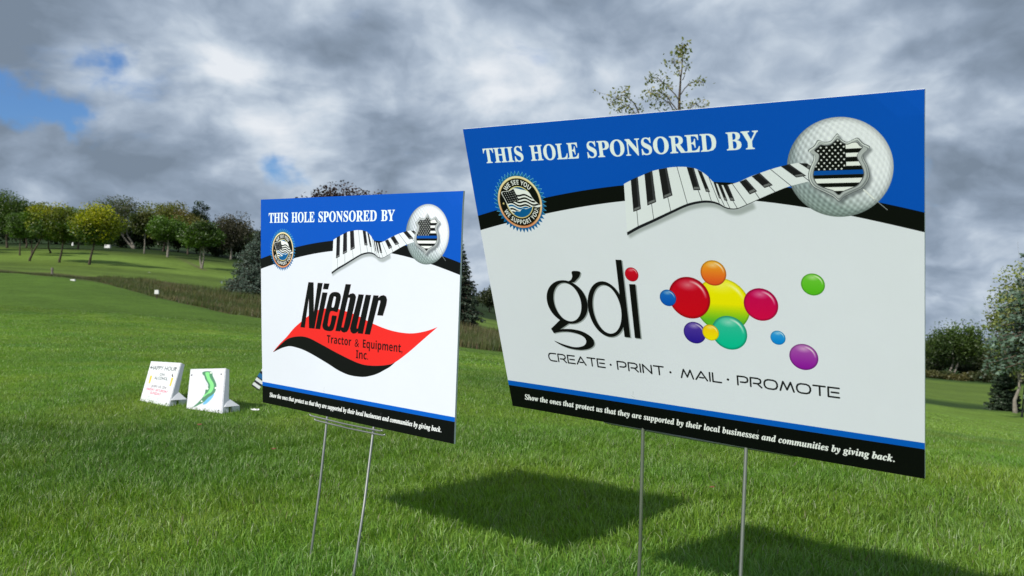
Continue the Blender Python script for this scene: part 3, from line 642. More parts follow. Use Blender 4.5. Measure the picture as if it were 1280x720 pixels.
WHITE = (224, 229, 243)
def base_art():
    c = Canvas(800, 600, 2.5, WHITE); BLUE = (0, 82, 192); BLK = (6, 8, 10)
    up = np.polyfit([0, 90, 170, 250, 335, 430, 520, 640, 743, 800], [173, 154, 137, 127, 120, 116, 120, 134, 156, 170], 5)
    lo = np.polyfit([0, 80, 166, 250, 331, 430, 569, 636, 705, 800], [203, 185, 169, 156, 147, 143, 151, 162, 175, 199], 5)
    c.fn((0, 0, 800, 230), lambda X_, Y_: (np.clip((np.polyval(lo, X_) - Y_) * c.S + .5, 0, 1), np.broadcast_to(np.array(BLK, float), X_.shape + (3,))))
    c.fn((0, 0, 800, 230), lambda X_, Y_: (np.clip((np.polyval(up, X_) - Y_) * c.S + .5, 0, 1), np.broadcast_to(np.array(BLUE, float), X_.shape + (3,))))
    c.poly([(0, 538), (800, 536.5), (800, 547.5), (0, 549.5)], (0, 92, 198)); c.poly([(0, 549.5), (800, 547.5), (800, 600), (0, 600)], BLK)
    for wd, a, b_ in (('THIS', 40, 132), ('HOLE', 149, 252), ('SPONSORED', 270, 505), ('BY', 522, 572)):
        put_text(c, wd, 'serif', a, b_, 68, 27.5, (236, 246, 250), bold=1.3)
    put_text(c, 'Show the ones that protect us that they are supported by their local businesses and communities by giving back.', 'serif_it', 37, 757, 578.5, 12.2, (240, 244, 246), bold=1.0)
    # golf ball
    cx, cy, R = 687, 102.5, 74
    def ballf(X_, Y_):
        dx, dy = (X_ - cx) / R, (Y_ - cy) / R; r = np.hypot(dx, dy); zq = np.sqrt(np.clip(1 - r * r, 0, 1)); m = np.clip((1 - r) * R * c.S + .5, 0, 1)
        lam = np.clip(.55 * dx - .5 * dy + .68 * zq, 0, 1); th = np.arcsin(np.clip(r, 0, 1)) / np.maximum(r, 1e-3); u_, v_ = dx * th * 9.5, dy * th * 9.5
        a, b_ = u_ * 1.0, (v_ + u_ * .5) ; hx = lambda a_, b2: (np.cos(6.283 * (a_ * .8)) + np.cos(6.283 * (a_ * -.4 + b2 * .69)) + np.cos(6.283 * (a_ * -.4 - b2 * .69))) / 2.2; ro = u_ * .94 + v_ * .34; so_ = -u_ * .34 + v_ * .94; dim = hx(ro, so_); d2 = hx(ro + .22, so_ - .2)
        sh = (dim - d2) * (.03 + .15 * (1 - lam)) * zq ** .3
        lk = np.clip(lam * 1.25, 0, 1)[..., None] ** .5; g_ = np.array([232, 236, 248.])[None, None] * lk + np.array([150, 162, 172.])[None, None] * (1 - lk)
        gr_ = np.clip(-dx * .2 + dy * 1.1 - .25, 0, 1)[..., None] * (1 - lam[..., None]); g_ = g_ * (1 - gr_ * .6) + np.array([118, 140, 130.]) * gr_ * .6
        g_ = g_ * (1 + sh[..., None]) * (1 - .22 * np.clip((r - .9) * 10, 0, 1))[..., None]; return m, g_
    c.fn((612, 27, 763, 178), ballf)
    # piano keyboard ribbon
    KT = [(334, 117), (348, 111), (362, 106), (376, 101), (391, 96), (417, 92), (436, 91), (453, 92), (466, 95), (476, 100), (486, 108), (495, 118), (506, 123), (516, 124), (526, 122), (537, 119), (549, 114), (562, 109), (575, 105), (588, 101), (604, 97), (620, 94), (634, 93), (660, 97)]
    KB = [(329, 204), (351, 193), (383, 180), (416, 166), (446, 154), (471, 149), (489, 149.5), (502, 154), (510, 159), (519, 162), (531, 162), (547, 156), (568, 147), (592, 137), (617, 128), (660, 118)]
    kt, kb = catmull(KT, 6), catmull(KB, 6)
    sh = np.concatenate([kb[:110], (kb[:110] + [3, 10])[::-1]]); c.poly(kb[:70].tolist() + (kb[:70] + [4, 11])[::-1].tolist(), (150, 158, 162), .75, blur=4)
    c.poly(np.concatenate([kt, kb[::-1]]), (228, 234, 243))
    und = [(329, 204)] + [tuple(q) for q in kb[6:72]]; th = np.interp(np.arange(len(und)), [0, 30, 50, 66], [5.5, 3.6, 1.6, .8])
    c.poly(und + [(x_, y_ + t_) for (x_, y_), t_ in zip(und[::-1], th[::-1])], (24, 26, 34))
    for a, b_ in [((353, 160), (352, 193)), ((382, 150), (383, 180)), ((413, 140), (416, 166)), ((435, 91), (447, 154)), ((467, 128), (473, 149)), ((485, 133), (489, 150)), ((488, 110), (502, 154)), ((506, 147), (510, 158)), ((513, 147), (519, 162)), ((524, 148), (531, 162)), ((526, 122), (547, 156)), ((560, 134), (568, 147)), ((583, 126), (593, 137)), ((588, 101), (618, 128)), ((637, 114), (645, 121))]: c.stroke([a, b_], .9, (40, 44, 52))
    for k in [[(348, 110.5), (362, 105.5), (361, 162), (346, 167)], [(375, 101), (390, 96), (391, 150), (374, 156)], [(402, 94), (417, 92), (422, 139), (405, 145)], [(452, 92), (464, 94), (472, 131), (460, 131)], [(470, 97), (477, 101), (488, 135), (481, 134)], [(495, 118), (499, 120), (506, 147), (502, 145)], [(502, 121), (508, 123), (516, 150), (511, 149)], [(511, 124), (519, 124), (528, 150), (521, 150)], [(538, 119), (549, 115), (565, 135), (553, 140)], [(558, 111), (571, 106), (590, 126), (577, 130)], [(604, 97), (617, 94), (641, 113), (626, 115)], [(631, 93), (643, 94), (649, 99), (646, 104)]]:
        k = np.array(k, float); c.poly(k, (26, 26, 31)); t0, t1, b1, b0 = k
        c.poly([t0 * .25 + t1 * .75, t1, b1 * .95 + t1 * .05, b0 * .3 + b1 * .7 - [0, 3]], (62, 63, 70), .8); e = (b0 - t0) / (np.linalg.norm(b0 - t0) + 1e-6)
        c.poly([b0 * .85 + b1 * .15 - e * 5.5, b1 * .85 + b0 * .15 - e * 5.5, b1 * .9 + b0 * .1 - e * 1.6, b0 * .9 + b1 * .1 - e * 1.6], (120, 124, 128), .9)
    # silver shield with the striped flag
    SO = [(687, 52), (692, 60), (700, 65), (708, 62), (715, 60), (722, 68), (731, 74), (724, 82), (722, 89), (727, 101), (729, 112), (728, 121), (720, 133), (706, 140), (694, 146), (686, 153), (678, 146), (664, 138), (650, 130), (644, 119), (644, 109), (648, 98), (652, 89), (652, 81), (645, 75), (654, 68), (660, 60), (668, 63), (678, 62)]
    SI = [(687, 61), (693, 66), (700, 69), (707, 67), (713, 67), (717, 72), (720, 75), (714, 83), (713, 89), (718, 100), (721, 109), (720, 117), (713, 128), (703, 133), (693, 137), (686, 142), (679, 136), (668, 132), (657, 126), (652, 116), (652, 109), (655, 99), (660, 90), (661, 82), (655, 76), (660, 71), (664, 68), (670, 69), (678, 68)]
    so, si = catmull(SO, 5, True), catmull(SI, 5, True); ctr = np.array([687, 100.])
    c.poly(so, (60, 66, 72), .55, blur=3, shift=(3, 4)); c.stroke([(721, 136), (736, 151)], 2.2, (228, 232, 234)); c.stroke([(735, 150), (752, 166)], 1.0, (150, 156, 160))
    c.poly(so, (88, 94, 100)); c.poly(ctr + (so - ctr) * .975, (214, 220, 224)); c.poly(ctr + (so - ctr) * .945 + [.6, .8], (128, 134, 140)); c.poly(ctr + (so - ctr) * .91, (176, 182, 187)); c.poly(ctr + (si - ctr) * 1.035, (84, 88, 94)); c.poly(si, (236, 240, 242))
    cl = c.mask(si)
    for y0_, y1_, q in [(75, 81, BLK), (87, 94, BLK), (100, 106, BLK), (106, 112.5, (0, 78, 170)), (112.5, 118, BLK), (125, 131, BLK), (137, 150, BLK), (58, 68, (236, 240, 242))]: c.poly([(640, y0_), (735, y0_), (735, y1_), (640, y1_)], q, clip=cl)
    c.poly([(640, 58), (698, 58), (698, 105), (640, 105)], BLK, clip=cl)
    for r_ in range(10):
        for q in range(6):
            sx_, sy_ = 655.5 + q * 8.0 + (4.0 if r_ % 2 else 0), 62.5 + r_ * 4.6
            if sx_ > 696: continue
            a = np.arange(10) * math.pi / 5 - math.pi / 2; rr = np.where(np.arange(10) % 2 == 0, 2.1, .9); c.poly(np.stack([sx_ + rr * np.cos(a), sy_ + rr * np.sin(a)], 1), (240, 244, 246), clip=cl)
    # round badge
    bx, by = 107.5, 146.5; TE = (10, 96, 158); a = np.linspace(0, 2 * math.pi, 88, endpoint=False); rr = np.where(np.arange(88) % 2 == 0, 60.5, 52.5); tooth = np.stack([bx + rr * np.cos(a), by + rr * np.sin(a)], 1)
    c.poly(tooth, TE)
    for i in range(0, 88, 2):
        if math.sin(a[i]) < .45: c.stroke([tooth[i - 1], tooth[i]], .9, (120, 205, 235), .9); 
        if math.sin(a[i]) < -.2: c.stroke([tooth[i], tooth[(i + 1) % 88]], .7, (120, 205, 235), .6)
    def ringf(r0, r1, ca_, cb_):
        def f(X_, Y_):
            r = np.hypot(X_ - bx, Y_ - by); m = np.clip((r1 - r) * c.S + .5, 0, 1) * np.clip((r - r0) * c.S + .5, 0, 1); k_ = np.clip((Y_ - by) / 51 * .5 + .5 + .12 * np.sin((X_ - bx) * .12), 0, 1)[..., None] ** 1.6
            return m, np.array(ca_, float) * (1 - k_) + np.array(cb_, float) * k_
        c.fn((bx - r1 - 1, by - r1 - 1, bx + r1 + 1, by + r1 + 1), f)
    ringf(0, 51, (228, 214, 160), (200, 120, 78)); ringf(0, 50, (242, 232, 190), (225, 150, 105)); ringf(0, 47.6, (206, 190, 130), (170, 100, 60)); ringf(0, 46.2, (8, 10, 12), (8, 10, 12)); ringf(0, 31.5, (222, 214, 150), (214, 190, 120)); ringf(0, 29.5, (6, 84, 140), (8, 96, 158))
    def arc(txt, a0, a1, r0, h, inv):
        def wp(X_, Y_):
            th = X_; rr_ = (r0 - Y_) if not inv else (r0 + Y_); ang_ = np.radians(th); return bx + rr_ * np.sin(ang_), by - rr_ * np.cos(ang_)
        put_text(c, txt, 'bold', a0, a1, 0, h, (240, 244, 244), bold=.4, warp=wp)
    arc('WE SEE YOU', -50, 48, 34.5, 9.2, False)
    arc('WE SUPPORT YOU!', 248, 108, 43.6, 9.2, True)
    for sx_ in (bx - 38.5, bx + 38.5):
        aa = np.arange(10) * math.pi / 5 - math.pi / 2; r5 = np.where(np.arange(10) % 2 == 0, 3.2, 1.4); c.poly(np.stack([sx_ + r5 * np.cos(aa), by + 2 + r5 * np.sin(aa)], 1), (212, 196, 130))
    fo = catmull([(68, 126), (84, 124), (98, 119), (108, 120), (117, 122), (126, 124), (133, 128), (140, 140), (150, 150), (157, 153), (148, 157), (138, 155), (130, 157), (121, 160), (112, 159), (104, 165), (96, 164), (88, 169), (80, 156), (73, 140)], 5, True)
    c.poly(fo, (238, 242, 244)); fcl = c.mask(np.array([bx + 3, by - 2]) + (fo - [bx + 3, by - 2]) * .955)
    for i in range(7):
        xs_ = np.linspace(68, 158, 30); sl = lambda x_: 124 + i * 6.6 + (x_ - 68) * .16 + 2.2 * np.sin(x_ * .19 + .4) - (0 if i < 4 else (x_ - 68) * .03)
        c.poly([*zip(xs_, sl(xs_)), *zip(xs_[::-1], sl(xs_[::-1]) + 3.3)], TE if i == 4 else BLK, clip=fcl)
    c.poly([(66, 124), (98, 120), (107, 143), (78, 149)], (20, 22, 26), clip=fcl)
    for i in range(5):
        for j in range(5): c.poly(ell(75 + i * 5.2 + j * 1.8, 129 + j * 4 - i * .8, .8, .8, 6), (225, 230, 232), clip=fcl)
    # wear: a few scuffs
    for q in ([(300, 528), (301, 521)], [(296, 531), (303, 534)], [(540, 560), (538, 566)]): c.stroke(q, 1.0, (150, 158, 160), .5)
    return c
def ball(c, cx, cy, rx, ry, top, low, hi=.9):
    def f(X_, Y_):
        dx, dy = (X_ - cx) / rx, (Y_ - cy) / ry; r = np.hypot(dx, dy); m = np.clip((1 - r) * rx * c.S + .5, 0, 1); k_ = np.clip(dy * .6 + .5, 0, 1)[..., None]
        g_ = np.array(top, float) * (1 - k_) + np.array(low, float) * k_; g_ = g_ * (1 - .30 * np.clip((r - .86) / .14, 0, 1)[..., None])
        r2 = np.hypot(dx * 1.0, dy * 1.0); an = np.arctan2(dy, dx); cres = np.clip(1 - np.abs(r2 - .80) / .09, 0, 1) * np.clip(1 - np.abs(an + .75) / .75, 0, 1) ** .7
        up_ = np.clip(1 - np.hypot(dx * .9, (dy + .62) * 1.7) / .55, 0, 1) * .45; w_ = np.clip(cres * hi + up_, 0, 1)[..., None] * np.clip((1 - r) * 20, 0, 1)[..., None]
        return m, g_ * (1 - w_) + np.array([250, 246, 244.]) * w_
    c.fn((cx - rx - 1, cy - ry - 1, cx + rx + 1, cy + ry + 1), f)
WIDE = {'C': (1.12, [[(1.12, 0), (.42, 0), (.15, .08), (0, .35), (0, .65), (.15, .92), (.42, 1), (1.12, 1)]]), 'R': (1.12, [[(0, 1), (0, 0), (.75, 0), (1.0, .1), (1.06, .3), (1.0, .5), (.75, .6), (.3, .6)], [(.72, .62), (1.12, 1)]]),
        'E': (1.0, [[(1, 0), (0, 0), (0, 1), (1, 1)], [(.3, .5), (.95, .5)]]), 'A': (1.25, [[(0, 1), (.62, 0), (1.25, 1)], [(.42, .72), (.85, .72)]]), 'T': (1.1, [[(0, 0), (1.1, 0)], [(.6, 0), (.6, 1)]]),
        'P': (1.06, [[(0, 1), (0, 0), (.75, 0), (1.0, .1), (1.06, .32), (1.0, .54), (.75, .64), (.3, .64)]]), 'I': (.02, [[(0, 0), (0, 1)]]), 'N': (1.0, [[(0, 1), (0, 0), (1.0, 1), (1.0, 0)]]),
        'M': (1.35, [[(0, 1), (.3, 0), (.68, .85), (1.05, 0), (1.35, 1)]]), 'L': (.9, [[(0, 0), (0, 1), (.9, 1)]]), 'O': (1.3, [[(.4, 0), (.9, 0), (1.17, .1), (1.3, .35), (1.3, .65), (1.17, .9), (.9, 1), (.4, 1), (.13, .9), (0, .65), (0, .35), (.13, .1), (.4, 0)]])}
def wide_word(c, word, x0, x1, ytop, ybase, wd):
    gap = .30; tot = sum(WIDE[ch][0] for ch in word) + gap * (len(word) - 1); k = (x1 - x0 - wd) / tot; x = x0 + wd / 2; h = ybase - ytop - wd
    for ch in word:
        gw, st = WIDE[ch]
        for s_ in st: c.stroke([(x + a * k, ytop + wd / 2 + b_ * h) for a, b_ in s_], wd, (22, 24, 28))
        x += (gw + gap) * k

art = base_art(); base_pixels = art.a.copy()
# --- large sign
INK = (12, 12, 15)
def gdi(c, col, sh=(0, 0)):
    sh = np.array(sh)
    c.poly(ell(181, 346, 46, 45) + sh, col, holes=[ell(182, 346, 31, 40) + sh])
    c.poly(catmull([(192, 303), (198, 299), (202, 292), (203, 282), (220, 282), (218, 291), (210, 299), (203, 304)], 4, True) + sh, col)
    c.poly(np.array([(160, 384), (178, 391), (152, 408), (139, 415), (134, 406)]) + sh, col)
    c.poly(catmull([(139, 415), (155, 406), (172, 403), (192, 403), (208, 406), (222, 413), (229, 422), (228, 432), (218, 440), (201, 445), (184, 446), (166, 444), (150, 439), (137, 432), (152, 436), (166, 439), (182, 441), (196, 439), (207, 434), (212, 426), (209, 418), (198, 412), (178, 409), (160, 410), (146, 413)], 5, True) + sh, col)
    c.poly(ell(266, 355, 39, 56) + sh, col, holes=[ell(267.5, 355, 30, 49) + sh])
    c.poly(np.array([(299, 256), (311, 256), (309.5, 408), (297.5, 408)]) + sh, col)
    c.poly(np.array([(320.5, 302), (333, 301.5), (331, 408), (319, 408)]) + sh, col)
gdi(art, (150, 158, 162), (2.2, 1.6)); gdi(art, INK)
ball(art, 328, 283, 13.5, 13.5, (205, 10, 38), (190, 0, 30))
for wd, a, b_ in (('CREATE', 116, 248), ('PRINT', 273, 371), ('MAIL', 403, 481), ('PROMOTE', 508, 678)): wide_word(art, wd, a, b_, 459.5, 479, 2.9)
for x_ in (259.5, 383.5, 492): art.poly(ell(x_, 470, 2.2, 2.2, 20), INK)
def ygf(X_, Y_):
    cx, cy, R = 492, 331, 48.5; dx, dy = (X_ - cx) / R, (Y_ - cy) / R; r = np.hypot(dx, dy); m = np.clip((1 - r) * R * art.S + .5, 0, 1); k_ = np.clip((dy + .05) * 1.5, 0, 1)[..., None]
    g_ = np.array([240, 232, 0.]) * (1 - k_) + np.array([96, 186, 40.]) * k_; an = np.arctan2(dy, dx); cres = np.clip(1 - np.abs(r - .82) / .10, 0, 1) * np.clip(1 - np.abs(an + .75) / .65, 0, 1)
    up_ = np.clip(1 - np.hypot(dx * .8, (dy + .75) * 1.6) / .6, 0, 1) * .4; w_ = np.clip(cres * .75 + up_, 0, 1)[..., None]; g_ = g_ * (1 - .25 * np.clip((r - .93) / .07, 0, 1)[..., None]); return m, g_ * (1 - w_) + np.array([252, 252, 225.]) * w_
art.fn((442, 281, 542, 381), ygf)
ball(art, 481.5, 274, 22.5, 22.5, (244, 168, 38), (226, 84, 34)); ball(art, 434, 321.5, 38, 38.5, (196, 0, 34), (206, 0, 24)); ball(art, 394, 324, 15.5, 15.5, (30, 110, 200), (0, 84, 190))
ball(art, 558.5, 325.5, 28.5, 28.5, (196, 0, 84), (212, 0, 72)); ball(art, 438, 386.5, 20.5, 20.5, (84, 60, 165), (44, 24, 150)); ball(art, 501, 381, 31, 31, (60, 190, 160), (0, 190, 150)); ball(art, 467.5, 383.5, 15, 15, (250, 200, 20), (244, 230, 0))
ball(art, 643, 286, 18.2, 18.2, (110, 200, 60), (84, 186, 30)); ball(art, 583.5, 382, 12.3, 12.5, (60, 160, 230), (0, 130, 220)); ball(art, 623.5, 412, 23, 23, (170, 90, 180), (140, 20, 160))
IMG_BIG = art.image('print_large')
# --- small sign
art.a = base_pixels.copy(); RED = (232, 42, 40)
rt_ = catmull([(59, 443), (92, 418), (125, 396), (160, 369), (196, 347), (241, 323), (270, 311), (300, 305), (330, 302), (357, 303), (427, 314), (500, 334), (571, 347), (638, 349), (691, 340), (732, 327)], 6)
rb_ = catmull([(732, 327), (680, 364), (635, 396), (588, 425), (554, 436), (496, 443), (443, 441), (359, 423), (286, 404), (226, 390), (180, 390), (133, 400), (92, 422), (59, 444)], 6)
bb_ = catmull([(588, 425), (568, 439), (548, 449), (522, 461), (497, 469), (470, 475), (443, 477), (415, 477), (388, 474), (356, 467), (324, 457), (286, 446), (249, 436), (210, 427), (172, 422), (140, 421), (110, 427), (85, 435), (59, 445)], 5)
art.poly(np.concatenate([rb_[rb_[:, 0] < 590], bb_[::-1]]), INK)
art.poly(np.concatenate([rt_, rb_]), RED)
NB = [
 ([(228, 235), (251, 235), (253, 318), (269, 235.5), (291, 235.5), (256, 363), (231, 363), (230, 280), (212, 363), (192, 363)], []),
 ([(297, 236), (320, 236), (314, 252), (292, 252)], []), ([(290, 261), (312, 261), (281, 363), (260, 363)], []),
 (catmull([(317, 276), (322, 266), (331, 260), (342, 258), (353, 258), (363, 261), (368, 268), (367, 278), (358, 305), (355, 311), (350, 312), (325, 312), (315, 343), (314, 350), (318, 353), (323, 350), (328, 338), (332, 323), (342, 322), (352, 323), (348, 337), (342, 353), (337, 361), (326, 365), (310, 365), (297, 362), (291, 353), (295, 338), (305, 308)], 4, True), [catmull([(338, 273), (342, 270), (347, 271), (347, 276), (340, 298), (330, 298)], 3, True)]),
 ([(387, 235), (409, 235), (400, 264), (407, 260), (418, 258), (426, 261), (430, 268), (427, 280), (408, 342), (402, 355), (395, 362), (383, 365), (374, 363), (369, 359), (367, 363), (347, 363)], [catmull([(396, 277), (399, 271), (404, 271), (404, 277), (383, 346), (379, 351), (374, 351), (374, 346)], 3, True)]),
 ([(440, 260), (461, 260), (435, 345), (435, 351), (440, 350), (468, 260), (489, 260), (460, 363), (439, 363), (441, 358), (430, 364), (420, 365), (411, 361), (408, 352), (411, 343)], []),
 ([(498, 260), (518, 260), (516, 266), (526, 260), (537, 258), (546, 261), (550, 269), (548, 281), (536, 311), (514, 311), (525, 276), (524, 272), (518, 273), (488, 363), (467, 363)], [])]
for p_, hh in NB: art.poly(p_, (150, 40, 44), .5, holes=hh, shift=(0, 0), blur=1)
for p_, hh in NB: art.poly(p_, INK, holes=hh)
for tx, a, b_, bs in (('Tractor', 311, 414, 398), ('&', 428, 446, 399), ('Equipment,', 461, 612, 399), ('Inc.', 434, 483, 429)): put_text(art, tx, 'bold', a, b_, bs, 21.5, (40, 14, 18), bold=0)
IMG_SMALL = art.image('print_small')

def print_material(name, img, rough=.42):
    m = principled(name, None, rough, .18); t = NT(m.node_tree); b = m.node_tree.nodes['Principled BSDF']; ti = t.n('ShaderNodeTexImage'); ti.image = img; ti.extension = 'EXTEND'
    co = t.n('ShaderNodeTexCoord'); t.put(b.inputs['Base Color'], t.mix(1.0, ti.outputs[0], t.ramp(t.noise(co.outputs['Object'], 9, 5, .65), [(.3, (.975, .975, .97)), (.7, (1.0, 1.0, 1.0))]), 'MULTIPLY'))
    wv = t.n('ShaderNodeTexWave'); wv.inputs['Scale'].default_value = 62; t.put(wv.inputs['Vector'], co.outputs['UV']); bn = t.n('ShaderNodeBump'); bn.inputs['Strength'].default_value = .05; bn.inputs['Distance'].default_value = .0006
    t.put(bn.inputs['Height'], wv.outputs['Fac']); t.put(b.inputs['Normal'], bn.outputs[0]); return m
M_BACK = vary(principled('corrugated_plastic', None, .5, .3), (.55, .60, .60), (.66, .70, .70), 4)
M_WIRE = vary(principled('galvanised_wire', None, .42, .5, .85), (.30, .31, .30), (.42, .43, .41), 8, 3)

# ------------------------------------------------------------------ yard signs
def yard_sign(px4, dep, img, label, legs, bar_px, bars):
    cr = [at(*p, d) for p, d in zip(px4, dep)]                      # TL TR BR BL of the printed face
    TL, TR, BR, BLc = cr; nrm = np.cross(TR - TL, BLc - TL); nrm /= np.linalg.norm(nrm)
    if nrm @ (np.array([0, 0, EYE]) - TL) < 0: nrm = -nrm
    bl = lambda u, v, off=0.0: (TL * (1 - u) + TR * u) * (1 - v) + (BLc * (1 - u) + BR * u) * v + nrm * off
    mid_b = bl(.5, 1); root = empty('yard_sign', (legs[0][2][0] * .5 + legs[1][2][0] * .5, legs[0][2][1] * .5 + legs[1][2][1] * .5, 0)); tag(root, label, 'yard sign')
    NU, NV = 24, 18; th = .0042; V = []; Fq = []; mi = []; uv = []
    dent = lambda u, v: -.0025 * math.exp(-((u - .985) ** 2 + (v - .01) ** 2) / .0009) + .0012 * math.sin(u * 5 + 1) * math.sin(v * 4)
    for off in (0, -th):
        for j in range(NV + 1):
            for i in range(NU + 1): V.append(bl(i / NU, j / NV, off + dent(i / NU, j / NV)))
    n1 = (NU + 1) * (NV + 1); I = lambda i, j, k: k * n1 + j * (NU + 1) + i
    for j in range(NV):
        for i in range(NU):
            Fq.append((I(i, j, 0), I(i, j + 1, 0), I(i + 1, j + 1, 0), I(i + 1, j, 0))); mi.append(0); uv.append([(i / NU, 1 - j / NV), (i / NU, 1 - (j + 1) / NV), ((i + 1) / NU, 1 - (j + 1) / NV), ((i + 1) / NU, 1 - j / NV)])
            Fq.append((I(i, j, 1), I(i + 1, j, 1), I(i + 1, j + 1, 1), I(i, j + 1, 1))); mi.append(1); uv.append([(0, 0)] * 4)
    for i in range(NU):
        Fq += [(I(i, 0, 0), I(i + 1, 0, 0), I(i + 1, 0, 1), I(i, 0, 1)), (I(i, NV, 0), I(i, NV, 1), I(i + 1, NV, 1), I(i + 1, NV, 0))]; mi += [1, 1]; uv += [[(0, 0)] * 4] * 2
    for j in range(NV):
        Fq += [(I(0, j, 0), I(0, j, 1), I(0, j + 1, 1), I(0, j + 1, 0)), (I(NU, j, 0), I(NU, j + 1, 0), I(NU, j + 1, 1), I(NU, j, 1))]; mi += [1, 1]; uv += [[(0, 0)] * 4] * 2
    o = mesh_obj('panel', V, Fq, [print_material('sign_print', img), M_BACK], root, mat_idx=mi)
    ul = o.data.uv_layers.new(name='UVMap'); ul.data.foreach_set('uv', np.array([c_ for f_ in uv for c_ in f_], np.float32).ravel())
    # wire stake: two legs, two cross bars and the prongs that run up inside the panel
    def on_edge(px, off, drop):                                    # point below the bottom edge at a photo column
        lo_, hi_ = -.2, 1.2
        for _ in range(40):
            m_ = (lo_ + hi_) / 2; p = bl(m_, 1); q = p - [0, 0, EYE]; cx_ = q[0] / (q[1] * math.cos(PITCH) + q[2] * math.sin(PITCH)) * F + 640
            if cx_ < px: lo_ = m_
            else: hi_ = m_
        return bl(m_, 1, off) + np.array([0, 0, -drop]), m_
    for off, drop, e0, e1 in bars:
        a, ua = on_edge(bar_px[0] + e0, off, drop); b_, ub = on_edge(bar_px[1] + e1, off, drop); pts = [a + [0, 0, .003], a + (b_ - a) * .008 + [0, 0, .001], a + (b_ - a) * .03, a * .5 + b_ * .5 - [0, 0, .0015], b_ + (a - b_) * .03, b_ + (a - b_) * .008 + [0, 0, .001], b_ + [0, 0, .003]]
        m_ = MB(); m_.tube(pts, .0018, 8); m_.obj('crossbar', M_WIRE, root, smooth=True)
    for (px, _, foot) in legs:
        topp, uu = on_edge(px, -th / 2, .004); foot = np.array(foot); m_ = MB(); k1 = topp * .5 + foot * .5 + np.array([.0012, .0, 0])
        m_.tube([bl(uu, .62, -th / 2 - .004), bl(uu, .98, -th / 2 - .004), topp, k1, foot + [0, 0, .01], foot - [0, 0, .12]], .0027, 8); m_.obj('stake_leg', M_WIRE, root, smooth=True)
    return root
def foot(px, d): return (*(gpt(px, d)[:2]), float(gpt(px, d)[2]))
yard_sign([(326, 249.5), (578.5, 238.5), (567.5, 555), (328, 503)], [1.782, 1.408, 1.4146, 1.804], IMG_SMALL,
          'smaller farther yard sign with black lettering over a red wave', [(408, 0, foot(390, 1.60)), (466, 0, foot(443, 1.47))], (390, 483), [(.006, .004, 0, -2), (.004, .012, 5, 0)])
yard_sign([(578.5, 161.5), (1155.5, 111.5), (1156, 598.5), (640.5, 507.5)], [1.1604, .8028, .9402, 1.2997], IMG_BIG,
          'large near yard sign with glossy coloured balls and black gdi lettering', [(803, 0, foot(794, 1.19)), (932, 0, foot(914, 1.03))], (752, 996), [(-.006, .0035, 0, 0), (-.012, .005, 8, -6)])

# ------------------------------------------------------------------ white tee boards on the lawn
def tee_board(px4, dep, art_c, label, side_px):
    TL, TR, BR, BLc = [at(*p, d) for p, d in zip(px4, dep)]
    BLc[2] = ground(BLc[0], BLc[1]) - .005; BR[2] = ground(BR[0], BR[1]) - .005
    root = empty('tee_board', (BLc + BR) / 2); tag(root, label, 'tee board')
    n = np.cross(TR - TL, BLc - TL); n /= np.linalg.norm(n)
    if n[1] > 0: n = -n
    back = -n * .035; lift = .004
    fr_ = [BLc, BR, TR, TL]; m = MB(); m.hexa([*[p + n * 0 for p in (BLc, BR, BR + back, BLc + back)], *[p for p in (TL, TR, TR + back * .55, TL + back * .55)]]); m.obj('frame', M_WBOARD, root)
    f = [p + n * .0025 for p in fr_]; e = [p + n * .0004 for p in fr_]
    sh_ = lambda L: [L[0] * .985 + L[2] * .015, L[1] * .985 + L[3] * .015, L[2] * .985 + L[0] * .015, L[3] * .985 + L[1] * .015]
    f = sh_(f); e = sh_(e)
    o = mesh_obj('face', [*f, *e], [(0, 1, 2, 3), (0, 4, 5, 1), (1, 5, 6, 2), (2, 6, 7, 3), (3, 7, 4, 0)], [print_material('board_print', art_c)], root)
    ul = o.data.uv_layers.new(name='UVMap'); uvv = [(0, 0), (1, 0), (1, 1), (0, 1)] + [(0, 0)] * 16; ul.data.foreach_set('uv', np.array(uvv, np.float32).ravel())
    # rear prop and foot
    rt = (BR - BLc); rt /= np.linalg.norm(rt); bk = np.array([-rt[1], rt[0], 0]); bk /= np.linalg.norm(bk)
    if bk[1] < 0: bk = -bk
    for p, q in ((BLc, TL), (BR, TR)):
        s_ = 1 if p is BR else -1; i0 = -rt * .012 * s_; lo_ = p + i0 + bk * .06
        f0 = p + i0 + bk * .098; f0[2] = float(ground(f0[0], f0[1])); m = MB(); m.hexa([lo_, lo_ + i0, f0 + i0, f0, lo_ + [0, 0, .03], lo_ + i0 + [0, 0, .03], f0 + i0 + [0, 0, .024], f0 + [0, 0, .024]]); m.obj('foot', M_WBOARD, root)
        a0 = p + i0 + bk * .02 + [0, 0, .032]; a1 = f0 + [0, 0, .026]; a2 = p * .68 + q * .32 + i0 + bk * .035; m = MB(); m.add([a0, a1, a2, a0 + i0, a1 + i0, a2 + i0], [(0, 1, 2), (5, 4, 3), (0, 3, 4, 1), (1, 4, 5, 2), (2, 5, 3, 0)]); m.obj('prop', M_WBOARD, root)
    for (u_, v_) in ((.07, .16), (.90, .14), (.91, .93)):
        p = (TL * (1 - u_) + TR * u_) * (1 - v_) + (BLc * (1 - u_) + BR * u_) * v_ + n * .003; m = MB(); m.tube([p, p + n * .002], .0038, 8); m.obj('screw', M_DARK, root)
M_WBOARD = vary(principled('white_plastic_board', None, .45, .35), (.56, .58, .60), (.66, .68, .70), 6)
M_DARK = principled('dark_screw', (.05, .05, .05), .5, .3)
c = Canvas(200, 220, 2, (222, 225, 228)); INKG = (84, 92, 92)
